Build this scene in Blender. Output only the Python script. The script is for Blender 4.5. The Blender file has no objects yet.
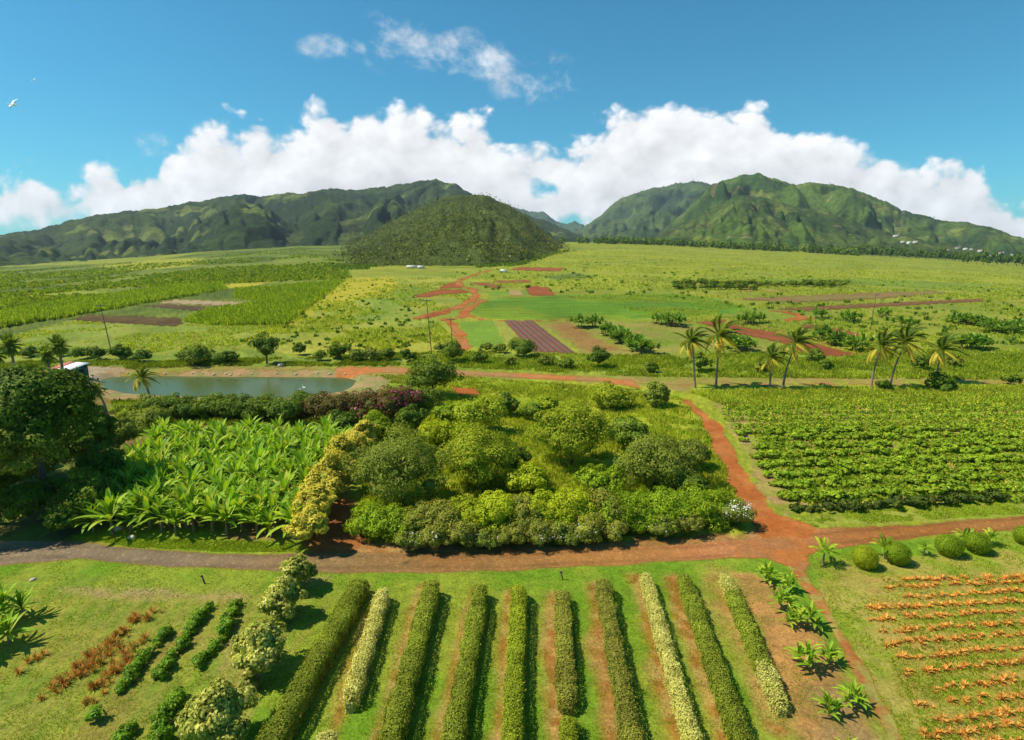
import bpy, math, random
import numpy as np
from mathutils import Vector, Euler
R_ = math.radians
rng = np.random.default_rng(7)
random.seed(7)
scn = bpy.context.scene
COL = bpy.data.collections.new('scene'); scn.collection.children.link(COL)

# ------------------------------------------------------------------ camera
CW, CH_, F, HC, HY = 1024, 740, 569.0, 24.0, 256.0
PITCH = math.atan((370-HY)/F)
cam = bpy.data.cameras.new('camera'); co = bpy.data.objects.new('camera', cam); COL.objects.link(co)
cam.angle = 2*math.atan(512/F); cam.clip_start = 0.1; cam.clip_end = 60000
co.location = (0, 0, HC); co.rotation_euler = (math.pi/2-PITCH, 0, 0)
scn.camera = co

# ------------------------------------------------------------------ terrain maths
def ray(px, py):
    px = np.asarray(px, float); py = np.asarray(py, float)
    a = (px-512)/F; b = (370-py)/F
    cp, sp = math.cos(PITCH), math.sin(PITCH)
    dx = a; dy = cp + b*sp; dz = -sp + b*cp
    h = np.hypot(dx, dy)
    return np.arctan2(dx, dy), dz/h
RE = 1500.0
_ex = np.array([-400, -150, 0, 100, 200, 300, 400, 500, 570, 640, 700, 800, 900, 1024, 1170, 1400.])
_ey = np.array([272, 270, 267, 261, 252, 246, 245, 244, 242, 243, 246, 251, 257, 264, 268, 270.])
_az, _te = ray(_ex, _ey)
_sl = (HC + _te*RE)/(RE-130)
def slope(az): return np.interp(az, _az, _sl)
def sp_(r):
    k = 25.0; q = (np.minimum(r, RE)-130)/k
    return k*np.logaddexp(0, q) + np.maximum(r-RE, 0)*0.02
def G(px, py, z0=None):
    "pixel -> point on the ground"
    az, te = ray(px, py)
    if z0 is not None:
        r = (HC-z0)/(-te)
    else:
        s = slope(az); lo = np.full(az.shape, 1.0); hi = np.full(az.shape, 3000.0)
        for _ in range(45):
            m = (lo+hi)/2; f = HC + te*m - s*sp_(m)
            lo = np.where(f > 0, m, lo); hi = np.where(f > 0, hi, m)
        r = (lo+hi)/2
    x = r*np.sin(az); y = r*np.cos(az)
    z = slope(az)*sp_(r) if z0 is None else np.full(az.shape, float(z0))
    return np.stack([x, y, z], -1)
def g1(px, py): return Vector(G(np.array(px), np.array(py)).tolist())
def mpp(p): return (p[1]*math.cos(PITCH) + (HC-p[2])*math.sin(PITCH))/F      # metres per pixel at that point
def hgt(px, py, top):
    "height in metres of something standing at pixel (px,py) whose top shows at row top"
    p = g1(px, py); r = math.hypot(p.x, p.y); _, te = ray(px, top)
    return float(HC + te*r - p.z)
def gz(x, y):
    r = np.hypot(x, y); return slope(np.arctan2(x, y))*sp_(r)

def _h(ix, iy, seed):
    n = (ix.astype(np.int64)*374761393 + iy.astype(np.int64)*668265263 + seed*974634777) & 0xffffffff
    n = ((n ^ (n >> 13))*1274126177) & 0xffffffff
    return ((n ^ (n >> 16)) & 0xffff)/65535.0
def vn(x, y, seed=0):
    ix = np.floor(x); iy = np.floor(y); fx = x-ix; fy = y-iy
    fx = fx*fx*(3-2*fx); fy = fy*fy*(3-2*fy)
    a = _h(ix, iy, seed); b = _h(ix+1, iy, seed); c = _h(ix, iy+1, seed); d = _h(ix+1, iy+1, seed)
    return (a*(1-fx)+b*fx)*(1-fy) + (c*(1-fx)+d*fx)*fy
def fbm(x, y, o=4, seed=0, g=0.5):
    s = 0; a = 1; t = 0
    for i in range(o):
        s = s + a*vn(x, y, seed+i*17); t += a; a *= g; x = x*2.03+13.1; y = y*2.03+7.7
    return s/t
def ss(e0, e1, x):
    t = np.clip((x-e0)/(e1-e0), 0, 1); return t*t*(3-2*t)
def sdist(P, x, y):
    "signed distance to polygon, negative inside"
    P = np.asarray(P, float)[:, :2]; d = np.full(x.shape, 1e18); ins = np.zeros(x.shape, bool)
    n = len(P)
    for i in range(n):
        a = P[i]; b = P[(i+1) % n]; e = b-a; L = max((e**2).sum(), 1e-12)
        t = np.clip(((x-a[0])*e[0]+(y-a[1])*e[1])/L, 0, 1)
        d = np.minimum(d, (x-a[0]-t*e[0])**2 + (y-a[1]-t*e[1])**2)
        if a[1] != b[1]:
            c = (a[1] > y) != (b[1] > y)
            ins ^= c & (x < (b[0]-a[0])*(y-a[1])/(b[1]-a[1]) + a[0])
    return np.where(ins, -np.sqrt(d), np.sqrt(d))
def ldist(P, x, y):
    P = np.asarray(P, float)[:, :2]; d = np.full(x.shape, 1e18)
    for i in range(len(P)-1):
        a = P[i]; b = P[i+1]; e = b-a; L = max((e**2).sum(), 1e-12)
        t = np.clip(((x-a[0])*e[0]+(y-a[1])*e[1])/L, 0, 1)
        d = np.minimum(d, (x-a[0]-t*e[0])**2 + (y-a[1]-t*e[1])**2)
    return np.sqrt(d)
def PP(*pts):
    a = np.array(pts, float); return G(a[:, 0], a[:, 1])

# ------------------------------------------------------------------ object helpers
def tag(o, label=None, cat=None, group=None, kind=None):
    if label: o['label'] = label
    if cat: o['category'] = cat
    if group: o['group'] = group
    if kind: o['kind'] = kind
    return o
def empty(name, loc, rz=0, sc=1.0):
    o = bpy.data.objects.new(name, None); COL.objects.link(o); o.empty_display_size = 0.3
    o.location = loc; o.rotation_euler = (0, 0, rz); o.scale = (sc, sc, sc) if not hasattr(sc, '__len__') else sc
    return o
def mesh(name, V, Fq, mats, rnd=None, col=None, smooth=False, midx=None):
    V = np.ascontiguousarray(V, np.float32); me = bpy.data.meshes.new(name)
    Fq = np.asarray(Fq, np.int32); nf, k = Fq.shape
    me.vertices.add(len(V)); me.vertices.foreach_set('co', V.ravel())
    me.loops.add(nf*k); me.loops.foreach_set('vertex_index', Fq.ravel())
    me.polygons.add(nf); me.polygons.foreach_set('loop_start', np.arange(nf, dtype=np.int32)*k)
    me.polygons.foreach_set('loop_total', np.full(nf, k, np.int32))
    if smooth: me.polygons.foreach_set('use_smooth', np.ones(nf, bool))
    if midx is not None: me.polygons.foreach_set('material_index', np.asarray(midx, np.int32))
    me.update(calc_edges=True)
    if rnd is not None:
        at = me.attributes.new('rnd', 'FLOAT', 'POINT'); at.data.foreach_set('value', np.asarray(rnd, np.float32))
    if col is not None:
        at = me.attributes.new('Col', 'FLOAT_COLOR', 'POINT')
        c4 = np.ones((len(V), 4), np.float32); c4[:, :3] = col; at.data.foreach_set('color', c4.ravel())
    for m in (mats if isinstance(mats, (list, tuple)) else [mats]): me.materials.append(m)
    return me
def obj(name, me, parent=None, loc=None):
    o = bpy.data.objects.new(name, me); COL.objects.link(o)
    if parent: o.parent = parent
    if loc is not None: o.location = loc
    return o
def copy_tree(o, parent=None):
    c = o.copy(); COL.objects.link(c); c.parent = parent
    for ch in [q for q in o.children if q.name in bpy.data.objects]: copy_tree(ch, c)
    return c
class MB:
    "small mesh builder: list of (V,F) quads"
    def __init__(s): s.V = []; s.F = []; s.R = []; s.n = 0
    def add(s, V, Fq, r=0.5):
        V = np.asarray(V, float); s.V.append(V); s.F.append(np.asarray(Fq, int)+s.n); s.n += len(V)
        s.R.append(np.full(len(V), r) if np.isscalar(r) else np.asarray(r, float))
    def box(s, c, d, rz=0, r=0.5):
        x, y, z = np.array(d)/2
        v = np.array([[-x,-y,-z],[x,-y,-z],[x,y,-z],[-x,y,-z],[-x,-y,z],[x,-y,z],[x,y,z],[-x,y,z]])
        cz, sz = math.cos(rz), math.sin(rz); v = v @ np.array([[cz, sz, 0], [-sz, cz, 0], [0, 0, 1]]) + np.array(c)
        s.add(v, [[0,3,2,1],[4,5,6,7],[0,1,5,4],[1,2,6,5],[2,3,7,6],[3,0,4,7]], r)
    def tube(s, P, rad, k=7, r=0.5, cap=True):
        P = np.asarray(P, float); n = len(P); rad = np.broadcast_to(rad, (n,))
        T = np.gradient(P, axis=0); T /= np.linalg.norm(T, axis=1)[:, None]
        ref = np.array([0.3, 0.9, 0.1]) if abs(T[0][2]) > 0.6 else np.array([0, 0, 1.0])
        V = []
        for i in range(n):
            a = np.cross(T[i], ref); a /= np.linalg.norm(a); b = np.cross(T[i], a)
            for j in range(k):
                q = 2*math.pi*j/k; V.append(P[i] + rad[i]*(a*math.cos(q)+b*math.sin(q)))
        Fq = [[i*k+j, i*k+(j+1) % k, (i+1)*k+(j+1) % k, (i+1)*k+j] for i in range(n-1) for j in range(k)]
        if cap:
            V.append(P[-1]); e = len(V)-1; b = (n-1)*k
            Fq += [[b+j, b+(j+1) % k, e, e] for j in range(k)] if False else [[b+j, b+j+1, b+(j+2) % k, e] for j in range(0, k-1, 2)]
        s.add(V, Fq, r)
    def build(s, name, mat, parent=None, smooth=False, loc=None):
        me = mesh(name, np.concatenate(s.V), np.concatenate(s.F), mat, rnd=np.concatenate(s.R), smooth=smooth)
        return obj(name, me, parent, loc)
    def me(s, name, mat, smooth=False):
        return mesh(name, np.concatenate(s.V), np.concatenate(s.F), mat, rnd=np.concatenate(s.R), smooth=smooth)

def leafV(P, N, S, asp=0.5, up=None, r=None, fold=0.12):
    "rhombic leaves: P centre, N normal, S length"
    n = len(P); N = N/np.maximum(np.linalg.norm(N, axis=1), 1e-6)[:, None]
    rd = r_.normal(size=(n, 3)) if up is None else up
    D = rd - (rd*N).sum(1)[:, None]*N; D /= np.maximum(np.linalg.norm(D, axis=1), 1e-6)[:, None]
    B = np.cross(N, D); S = np.broadcast_to(S, (n,))[:, None]
    V = np.empty((n, 4, 3))
    V[:, 0] = P - D*S/2; V[:, 2] = P + D*S/2 - N*S*fold
    V[:, 1] = P + B*S*asp/2 + N*S*fold; V[:, 3] = P - B*S*asp/2 + N*S*fold
    rv = np.repeat(r_.random(n) if r is None else r, 4)
    return V.reshape(-1, 3), np.arange(n*4).reshape(n, 4), rv
r_ = np.random.default_rng(11)
def crown(lobes, n, size, subs=18, subr=0.42, flat=0.75, low=-0.35, asp=0.55, inner=0.15):
    "leaf clumps on the surface of lobes; lobes = rows (x,y,z,rx,ry,rz)"
    L = np.array(lobes, float); area = (L[:, 3]*L[:, 4]+L[:, 3]*L[:, 5]+L[:, 4]*L[:, 5]); area /= area.sum()
    C = []; Rr = []; O = []
    for l, a in zip(L, area):
        m = max(5, int(subs*len(L)*a)); d = r_.normal(size=(m*3, 3)); d /= np.linalg.norm(d, axis=1)[:, None]
        d = d[d[:, 2] > low][:m]
        C.append(l[:3] + d*l[3:]*r_.uniform(0.6, 1.0, (len(d), 1))); O.append(d)
        Rr.append(np.full(len(d), l[3:].min()*subr)*r_.uniform(0.5, 1.55, len(d)))
    C = np.concatenate(C); Rr = np.concatenate(Rr); O = np.concatenate(O)
    w = Rr**2; w /= w.sum(); k = r_.choice(len(C), n, p=w)
    d = r_.normal(size=(n, 3)) + O[k]*0.9; d /= np.linalg.norm(d, axis=1)[:, None]
    rr = Rr[k]*np.where(r_.random(n) < inner, r_.uniform(0.2, .9, n), r_.uniform(0.82, 1.12, n))
    rr = rr*np.where(r_.random(n) < .06, r_.uniform(1.1, 1.45, n), 1)
    P = C[k] + d*rr[:, None]*np.array([1, 1, flat])
    N = d + O[k]*0.4 + r_.normal(size=(n, 3))*0.34 + np.array([0, 0, .3])
    rnd = np.clip(r_.random(n)*0.7 + 0.3*r_.random(len(C))[k], 0, 1)
    return leafV(P, N, size*r_.uniform(0.65, 1.3, n), asp, r=rnd)

# ------------------------------------------------------------------ materials
def newmat(name):
    m = bpy.data.materials.new(name); m.use_nodes = True; nt = m.node_tree; nt.nodes.clear()
    out = nt.nodes.new('ShaderNodeOutputMaterial'); return m, nt, out
def N(nt, t, **kw):
    n = nt.nodes.new(t)
    for k, v in kw.items():
        if k.startswith('i_'): n.inputs[k[2:].replace('_', ' ')].default_value = v
        else: setattr(n, k, v)
    return n
def ramp(nt, stops, interp='LINEAR'):
    n = nt.nodes.new('ShaderNodeValToRGB'); cr = n.color_ramp; cr.interpolation = interp
    while len(cr.elements) < len(stops): cr.elements.new(0.5)
    for e, (p, c) in zip(cr.elements, stops): e.position = p; e.color = (*c, 1) if len(c) == 3 else c
    return n
def mulc(nt, a, b, typ='MULTIPLY', fac=1.0):
    m = N(nt, 'ShaderNodeMix', data_type='RGBA', blend_type=typ); m.inputs[0].default_value = fac
    nt.links.new(a, m.inputs[6])
    if isinstance(b, (tuple, list)): m.inputs[7].default_value = (*b, 1)
    else: nt.links.new(b, m.inputs[7])
    return m.outputs[2]
def math_(nt, op, a, b=None, c=None):
    m = N(nt, 'ShaderNodeMath', operation=op)
    for i, v in enumerate((a, b, c)):
        if v is None: continue
        if isinstance(v, (int, float)): m.inputs[i].default_value = v
        else: nt.links.new(v, m.inputs[i])
    return m.outputs[0]
def leafmat(name, stops, trans=0.3, patch=(0.75, 1.25, 0.9), rough=0.65, spec=0.12, tint=(0.88, 1.12), interp='LINEAR', gain=(1.55, 1.42, .75)):
    stops = [(p, tuple(min(.82, v*g_) for v, g_ in zip(c, gain))) for p, c in stops]
    m, nt, out = newmat(name); L = nt.links
    at = N(nt, 'ShaderNodeAttribute', attribute_name='rnd'); cr = ramp(nt, stops, interp); L.new(at.outputs['Fac'], cr.inputs[0])
    tc = N(nt, 'ShaderNodeTexCoord'); nz = N(nt, 'ShaderNodeTexNoise', i_Scale=patch[2], i_Detail=3.0); L.new(tc.outputs['Object'], nz.inputs['Vector'])
    mr = N(nt, 'ShaderNodeMapRange'); mr.inputs[1].default_value = .3; mr.inputs[2].default_value = .7
    mr.inputs[3].default_value = patch[0]; mr.inputs[4].default_value = patch[1]; L.new(nz.outputs['Fac'], mr.inputs[0])
    oi = N(nt, 'ShaderNodeObjectInfo'); m2 = N(nt, 'ShaderNodeMapRange'); m2.inputs[3].default_value = tint[0]; m2.inputs[4].default_value = tint[1]
    L.new(oi.outputs['Random'], m2.inputs[0])
    f = math_(nt, 'MULTIPLY', mr.outputs[0], m2.outputs[0])
    c = mulc(nt, cr.outputs[0], f)
    p = N(nt, 'ShaderNodeBsdfPrincipled'); p.inputs['Roughness'].default_value = rough; p.inputs['Specular IOR Level'].default_value = spec
    L.new(c, p.inputs['Base Color'])
    t = N(nt, 'ShaderNodeBsdfTranslucent'); c2 = mulc(nt, c, (1.15, 1.1, 0.5)); L.new(c2, t.inputs[0])
    mx = N(nt, 'ShaderNodeMixShader'); mx.inputs[0].default_value = trans; L.new(p.outputs[0], mx.inputs[1]); L.new(t.outputs[0], mx.inputs[2])
    L.new(mx.outputs[0], out.inputs[0]); return m
def flatmat(name, c, rough=0.8, var=0.25, scale=3.0, spec=0.2, bump=0.0, c2=None, stretch=None, metal=0):
    m, nt, out = newmat(name); L = nt.links
    tc = N(nt, 'ShaderNodeTexCoord'); vec = tc.outputs['Object']
    if stretch:
        mp = N(nt, 'ShaderNodeMapping'); mp.inputs['Scale'].default_value = stretch; L.new(vec, mp.inputs[0]); vec = mp.outputs[0]
    nz = N(nt, 'ShaderNodeTexNoise', i_Scale=scale, i_Detail=6.0); L.new(vec, nz.inputs['Vector'])
    a = tuple(x*(1-var) for x in c); b = tuple(min(1, x*(1+var)) for x in (c2 or c))
    cr = ramp(nt, [(.3, a), (.7, b)]); L.new(nz.outputs['Fac'], cr.inputs[0])
    p = N(nt, 'ShaderNodeBsdfPrincipled'); p.inputs['Roughness'].default_value = rough; p.inputs['Specular IOR Level'].default_value = spec
    p.inputs['Metallic'].default_value = metal
    L.new(cr.outputs[0], p.inputs['Base Color'])
    if bump:
        bp = N(nt, 'ShaderNodeBump'); bp.inputs['Strength'].default_value = bump; bp.inputs['Distance'].default_value = 0.05
        L.new(nz.outputs['Fac'], bp.inputs['Height']); L.new(bp.outputs[0], p.inputs['Normal'])
    L.new(p.outputs[0], out.inputs[0]); return m
def groundmat(name, fine=6.0, amp=0.35, bump=0.5, rough=0.95):
    "vertex-painted ground cover with fine mottling"
    m, nt, out = newmat(name); L = nt.links
    at = N(nt, 'ShaderNodeAttribute', attribute_name='Col'); tc = N(nt, 'ShaderNodeTexCoord')
    c = at.outputs['Color']
    for sc, lo, hi in ((fine, 1-amp, 1+amp), (fine*0.21, 1-amp*.6, 1+amp*.6), (0.13, .88, 1.12)):
        nz = N(nt, 'ShaderNodeTexNoise', i_Scale=sc, i_Detail=5.0, i_Roughness=0.65); L.new(tc.outputs['Object'], nz.inputs['Vector'])
        mr = N(nt, 'ShaderNodeMapRange'); mr.inputs[1].default_value = .32; mr.inputs[2].default_value = .68
        mr.inputs[3].default_value = lo; mr.inputs[4].default_value = hi; L.new(nz.outputs['Fac'], mr.inputs[0])
        c = mulc(nt, c, mr.outputs[0])
        if sc == fine: hh = nz.outputs['Fac']
    p = N(nt, 'ShaderNodeBsdfPrincipled'); p.inputs['Roughness'].default_value = rough; p.inputs['Specular IOR Level'].default_value = 0.1
    L.new(c, p.inputs['Base Color'])
    bp = N(nt, 'ShaderNodeBump'); bp.inputs['Strength'].default_value = bump; bp.inputs['Distance'].default_value = 0.08
    L.new(hh, bp.inputs['Height']); L.new(bp.outputs[0], p.inputs['Normal'])
    L.new(p.outputs[0], out.inputs[0]); return m

M = {}
M['ground'] = groundmat('ground_cover')
M['soil'] = groundmat('soil', fine=4.0, amp=.22, bump=.35)
M['bark'] = flatmat('bark', (.13, .1, .075), var=.4, scale=5, bump=.6, stretch=(1, 1, .25))
M['palm_bark'] = flatmat('palm_bark', (.22, .18, .14), var=.3, scale=6, bump=.4, stretch=(.4, .4, 3))
M['pole'] = flatmat('weathered_pole', (.11, .08, .06), var=.3, scale=8, stretch=(2, 2, .2))
M['insul'] = flatmat('ceramic', (.35, .35, .34), rough=.3)
M['pseudostem'] = flatmat('pseudostem', (.19, .2, .07), var=.4, scale=5, c2=(.24, .15, .08))
g = lambda *a: a
M['banana'] = leafmat('banana_leaf', [(0, (.11, .22, .025)), (.5, (.2, .36, .035)), (.85, (.27, .38, .05)), (1, (.38, .4, .1))], trans=.38, rough=.55, spec=.2)
M['banana_dark'] = leafmat('far_banana_leaf', [(0, (.05, .12, .02)), (.6, (.11, .22, .04)), (1, (.2, .3, .07))], trans=.35, rough=.6, spec=.15)
M['tree_dark'] = leafmat('dark_tree_leaf', [(0, (.035, .075, .012)), (.6, (.075, .14, .02)), (1, (.15, .21, .035))], trans=.25)
M['tree_mid'] = leafmat('mid_tree_leaf', [(0, (.06, .11, .02)), (.6, (.12, .19, .03)), (1, (.19, .26, .05))], trans=.3)
M['tree_grey'] = leafmat('grey_green_leaf', [(0, (.09, .13, .03)), (.6, (.16, .215, .045)), (1, (.24, .28, .075))], trans=.3)
M['tree_yellow'] = leafmat('yellow_green_leaf', [(0, (.13, .19, .02)), (.6, (.23, .31, .03)), (1, (.36, .4, .05))], trans=.35)
M['shrub_bright'] = leafmat('bright_shrub_leaf', [(0, (.08, .15, .01)), (.6, (.18, .28, .02)), (1, (.27, .36, .04))], trans=.35)
M['shrub_olive'] = leafmat('olive_shrub_leaf', [(0, (.1, .125, .03)), (.6, (.17, .21, .04)), (1, (.3, .27, .1))], trans=.25)
M['shrub_lime'] = leafmat('lime_shrub_leaf', [(0, (.15, .22, .015)), (.6, (.28, .36, .02)), (1, (.4, .44, .05))], trans=.35)
M['cream'] = leafmat('cream_leaf', [(0, (.36, .35, .06)), (.45, (.6, .57, .13)), (1, (.76, .7, .24))], trans=.25, patch=(.85, 1.12, .9), gain=(1, 1, 1))
M['cream_bush'] = leafmat('cream_bush_leaf', [(0, (.12, .17, .02)), (.35, (.28, .32, .045)), (.7, (.52, .5, .09)), (1, (.74, .68, .2))], trans=.3, gain=(1, 1, 1))
M['croton_yellow'] = leafmat('yellow_croton_leaf', [(0, (.2, .22, .03)), (.45, (.5, .46, .06)), (1, (.66, .58, .14))], trans=.3, patch=(.7, 1.2, .8), gain=(1.2, 1.15, .8))
M['white_flower'] = leafmat('white_flower', [(0, (.7, .68, .6)), (1, (.8, .78, .74))], trans=.2, gain=(1, 1, 1))
M['magenta_flower'] = leafmat('magenta_bract', [(0, (.42, .03, .16)), (.6, (.6, .06, .28)), (1, (.62, .2, .32))], trans=.3, gain=(1, 1, 1))
M['bougain'] = leafmat('bougainvillea_leaf', [(0, (.06, .06, .025)), (.5, (.1, .11, .035)), (.8, (.16, .08, .06)), (1, (.3, .08, .12))], trans=.25)
M['hedge'] = leafmat('hedge_leaf', [(0, (.12, .165, .03)), (.6, (.2, .26, .04)), (1, (.28, .33, .065))], trans=.3, patch=(.72, 1.25, .5))
M['hedge_lime'] = leafmat('lime_hedge_leaf', [(0, (.14, .19, .02)), (.6, (.22, .29, .03)), (1, (.3, .34, .05))], trans=.3, patch=(.75, 1.2, .5))
M['hedge_olive'] = leafmat('olive_hedge_leaf', [(0, (.14, .14, .045)), (.55, (.2, .22, .055)), (.8, (.22, .28, .05)), (1, (.32, .26, .11))], trans=.25, patch=(.75, 1.25, .6))
M['citrus'] = leafmat('glossy_citrus_leaf', [(0, (.05, .12, .01)), (.6, (.11, .24, .02)), (1, (.26, .36, .03))], trans=.3, rough=.5, spec=.2)
M['orange'] = leafmat('orange_leaf', [(0, (.42, .17, .04)), (.5, (.64, .28, .07)), (.75, (.68, .42, .14)), (1, (.3, .36, .06))], trans=.2, gain=(1.2, 1.15, .8))
M['rust'] = leafmat('rust_leaf', [(0, (.34, .12, .03)), (.5, (.5, .2, .05)), (.75, (.3, .27, .05)), (1, (.2, .26, .04))], trans=.2, gain=(1.2, 1.15, .8))
M['cropleaf'] = leafmat('crop_leaf', [(0, (.1, .18, .02)), (.6, (.2, .31, .03)), (.9, (.28, .37, .05)), (1, (.48, .4, .08))], trans=.3)
M['cropdark'] = leafmat('dark_crop_leaf', [(0, (.025, .05, .012)), (.7, (.06, .1, .02)), (1, (.14, .12, .04))], trans=.2)
M['grass'] = leafmat('lawn_blade', [(0, (.12, .2, .015)), (.6, (.2, .3, .025)), (1, (.32, .34, .06))], trans=.3, patch=(.8, 1.2, .3))
M['wild'] = leafmat('wild_grass_blade', [(0, (.17, .24, .03)), (.6, (.26, .33, .04)), (1, (.4, .41, .1))], trans=.45, patch=(.75, 1.2, .15))
M['wilddark'] = leafmat('weed_leaf', [(0, (.1, .16, .015)), (.6, (.18, .25, .025)), (1, (.27, .32, .05))], trans=.4, patch=(.75, 1.2, .2))
M['coco'] = leafmat('coconut_frond', [(0, (.03, .07, .01)), (.45, (.09, .15, .02)), (.7, (.3, .3, .05)), (1, (.5, .36, .08))], trans=.3, rough=.55, spec=.15, patch=(.9, 1.1, .9))
M['fern'] = leafmat('young_palm_frond', [(0, (.08, .17, .02)), (.6, (.18, .32, .03)), (1, (.32, .4, .06))], trans=.3, rough=.4)
M['white'] = flatmat('white_paint', (.8, .8, .78), rough=.5, var=.05)
M['feather'] = flatmat('white_feather', (.85, .85, .83), rough=.7, var=.04)
M['beak'] = flatmat('yellow_beak', (.6, .4, .08), rough=.5)
M['teal'] = flatmat('teal_boards', (.03, .13, .11), var=.2, scale=2, stretch=(4, 4, .3))
M['redroof'] = flatmat('faded_red_roof', (.5, .16, .12), var=.2, scale=1.5)
M['whiteroof'] = flatmat('white_sheet_roof', (.82, .82, .8), var=.05, scale=2)
M['darkgap'] = flatmat('dark_opening', (.02, .02, .02))
M['rock'] = flatmat('pale_rock', (.5, .4, .28), var=.3, scale=3, bump=.4)
M['wall_w'] = flatmat('house_wall', (.66, .62, .55), var=.1)
M['roof_g'] = flatmat('house_roof', (.38, .3, .27), var=.2)
M['glass'] = flatmat('window_glass', (.03, .04, .05), rough=.1, spec=.6)
M['rubber'] = flatmat('rubber', (.02, .02, .02), rough=.7)

# ------------------------------------------------------------------ the ground sheet
azf, _ = ray(np.arange(-70, 1095, 1.0), np.full(1165, 380.0))
a0, a1 = azf[0], azf[-1]
az = np.concatenate([np.linspace(a1-2*math.pi, a0, 60)[1:-1], azf, [a1]])
az = np.unique(np.round(az, 9)); 
rs = [0.5, 6, 12, 18]; r = 22.0
while r < RE:
    rs.append(r); r += min(r*r/(29.85*F)*1.25, 7.0)
rs += [1560, 1700, 1900, 2200, 2700, 3500, 5000, 7000, 9000, 12000, 20000]
rs = np.array(rs); NA, NR = len(az), len(rs)
AZ, RR = np.meshgrid(az, rs, indexing='ij')
X = RR*np.sin(AZ); Y = RR*np.cos(AZ)
Z = slope(np.clip(AZ, _az[0], _az[-1]))*sp_(RR)*ss(math.pi*.98, 1.25, np.abs(AZ))
front = (np.abs(AZ) < 0.86)
colr = np.empty(X.shape+(3,)); disp = np.zeros(X.shape)
wob = fbm(X*.35, Y*.35, 4, 5)-.5           # edge irregularity, metre scale
wob2 = fbm(X*.05, Y*.05, 4, 9)-.5          # large scale
mp = RR/F

def sub(P, m):
    P = np.asarray(P)[:, :2]; lo = P.min(0)-m; hi = P.max(0)+m
    i = (X > lo[0]) & (X < hi[0]) & (Y > lo[1]) & (Y < hi[1]) & front
    return np.nonzero(i)
def paint(P, c=None, d=None, w=1.0, soft=0.5, mix=1.0, line=None, c2=None, ns=0.3):
    I = sub(P, (line or 0)+4+2*w); x = X[I]; y = Y[I]
    s = (ldist(P, x, y)-line/2) if line else sdist(P, x, y)
    wm = w*(1+mp[I]*4)
    s = s + wob[I]*2*wm
    sf = soft + mp[I]*.8
    a = ss(sf, -sf, s)*mix
    if c is not None:
        cc = np.array(c)[None, :]
        if c2 is not None:
            q = ss(.35, .65, fbm(x*ns, y*ns, 4, 31))[:, None]; cc = cc*(1-q)+np.array(c2)[None]*q
        colr[I] = colr[I]*(1-a[:, None]) + cc*a[:, None]
    if d is not None: disp[I] = disp[I]*(1-a) + d*a
    return I, s
SHEETS = []
def sheet(name, P, w=0.5, line=None, col=None, c2=None, mat='soil', lift=0.006, ns=.3):
    """record: faces of the ground grid inside P become a sheet of their own lying just above it"""
    I, s = paint(P, col, 0.0, w=w, soft=.2, line=line, c2=c2, ns=ns)
    m = np.zeros(X.shape, bool); m[I] = s < 0.0
    SHEETS.append([name, m, col, c2, mat, lift, ns])

# base cover
q = ss(.3, .7, fbm(X*.02+3, Y*.02, 5, 2))[..., None]
colr[:] = np.array((.2, .28, .035))*(1-q) + np.array((.29, .34, .04))*q
disp[:] = 0.35
LAWN = (.135, .265, .022); LAWN2 = (.22, .3, .04)
# far plain, left scrubland
paint(PP((-60, 266), (0, 267), (150, 261), (300, 245.5), (350, 245.5), (350, 281), (290, 325), (230, 347), (-70, 352)), (.1, .16, .03), .9, c2=(.19, .26, .04), ns=.02)
paint(PP((-60, 342), (0, 340), (75, 318), (180, 322), (285, 325), (236, 347), (60, 362), (-60, 362)), (.2, .29, .04), .35, c2=(.27, .34, .06), ns=.1)
paint(PP((100, 266), (150, 260), (200, 258), (195, 266), (130, 271)), (.34, .38, .04), .3, w=3)
paint(PP((270, 262), (290, 255), (340, 262), (340, 268), (290, 268)), (.2, .27, .04), .4, w=3)
paint(PP((-60, 316), (0, 311), (50, 300), (110, 292), (60, 290), (-60, 296)), (.27, .36, .03), .3)                # bright strip
paint(PP((-60, 336), (0, 328), (226, 289), (222, 283), (170, 286), (60, 302), (-60, 318)), (.17, .27, .04), .5)   # cane
paint(PP((186, 320), (205, 312), (262, 301), (235, 298), (235, 289), (345, 281), (352, 284), (285, 324), (215, 325)), (.14, .24, .03), .5)
paint(PP((230, 293), (250, 287), (318, 287), (305, 291)), (.16, .2, .09), .1, w=.5)
paint(PP((220, 286), (273, 277), (278, 279), (240, 290)), (.42, .42, .03), .2, w=.6)
paint(PP((278, 277), (345, 276), (352, 279), (278, 279.5)), (.42, .42, .03), .2, w=.3)
# yellow meadow
paint(PP((236, 346), (290, 318), (345, 279), (400, 276), (455, 276), (470, 300), (430, 315), (455, 330), (468, 352), (380, 360), (280, 356)), (.24, .32, .05), .35, c2=(.34, .37, .06), ns=.06)
paint(PP((236, 348), (262, 340), (310, 315), (372, 280), (345, 279), (285, 320)), (.4, .4, .03), .35, w=1.6, soft=2)
paint(PP((345, 279), (392, 277), (398, 285), (385, 294), (350, 302), (325, 312), (320, 300)), (.44, .43, .03), .3, w=2, soft=3)
paint(PP((370, 300), (420, 288), (415, 300), (395, 314), (350, 325)), (.2, .3, .05), .4, w=3, soft=4)
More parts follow.
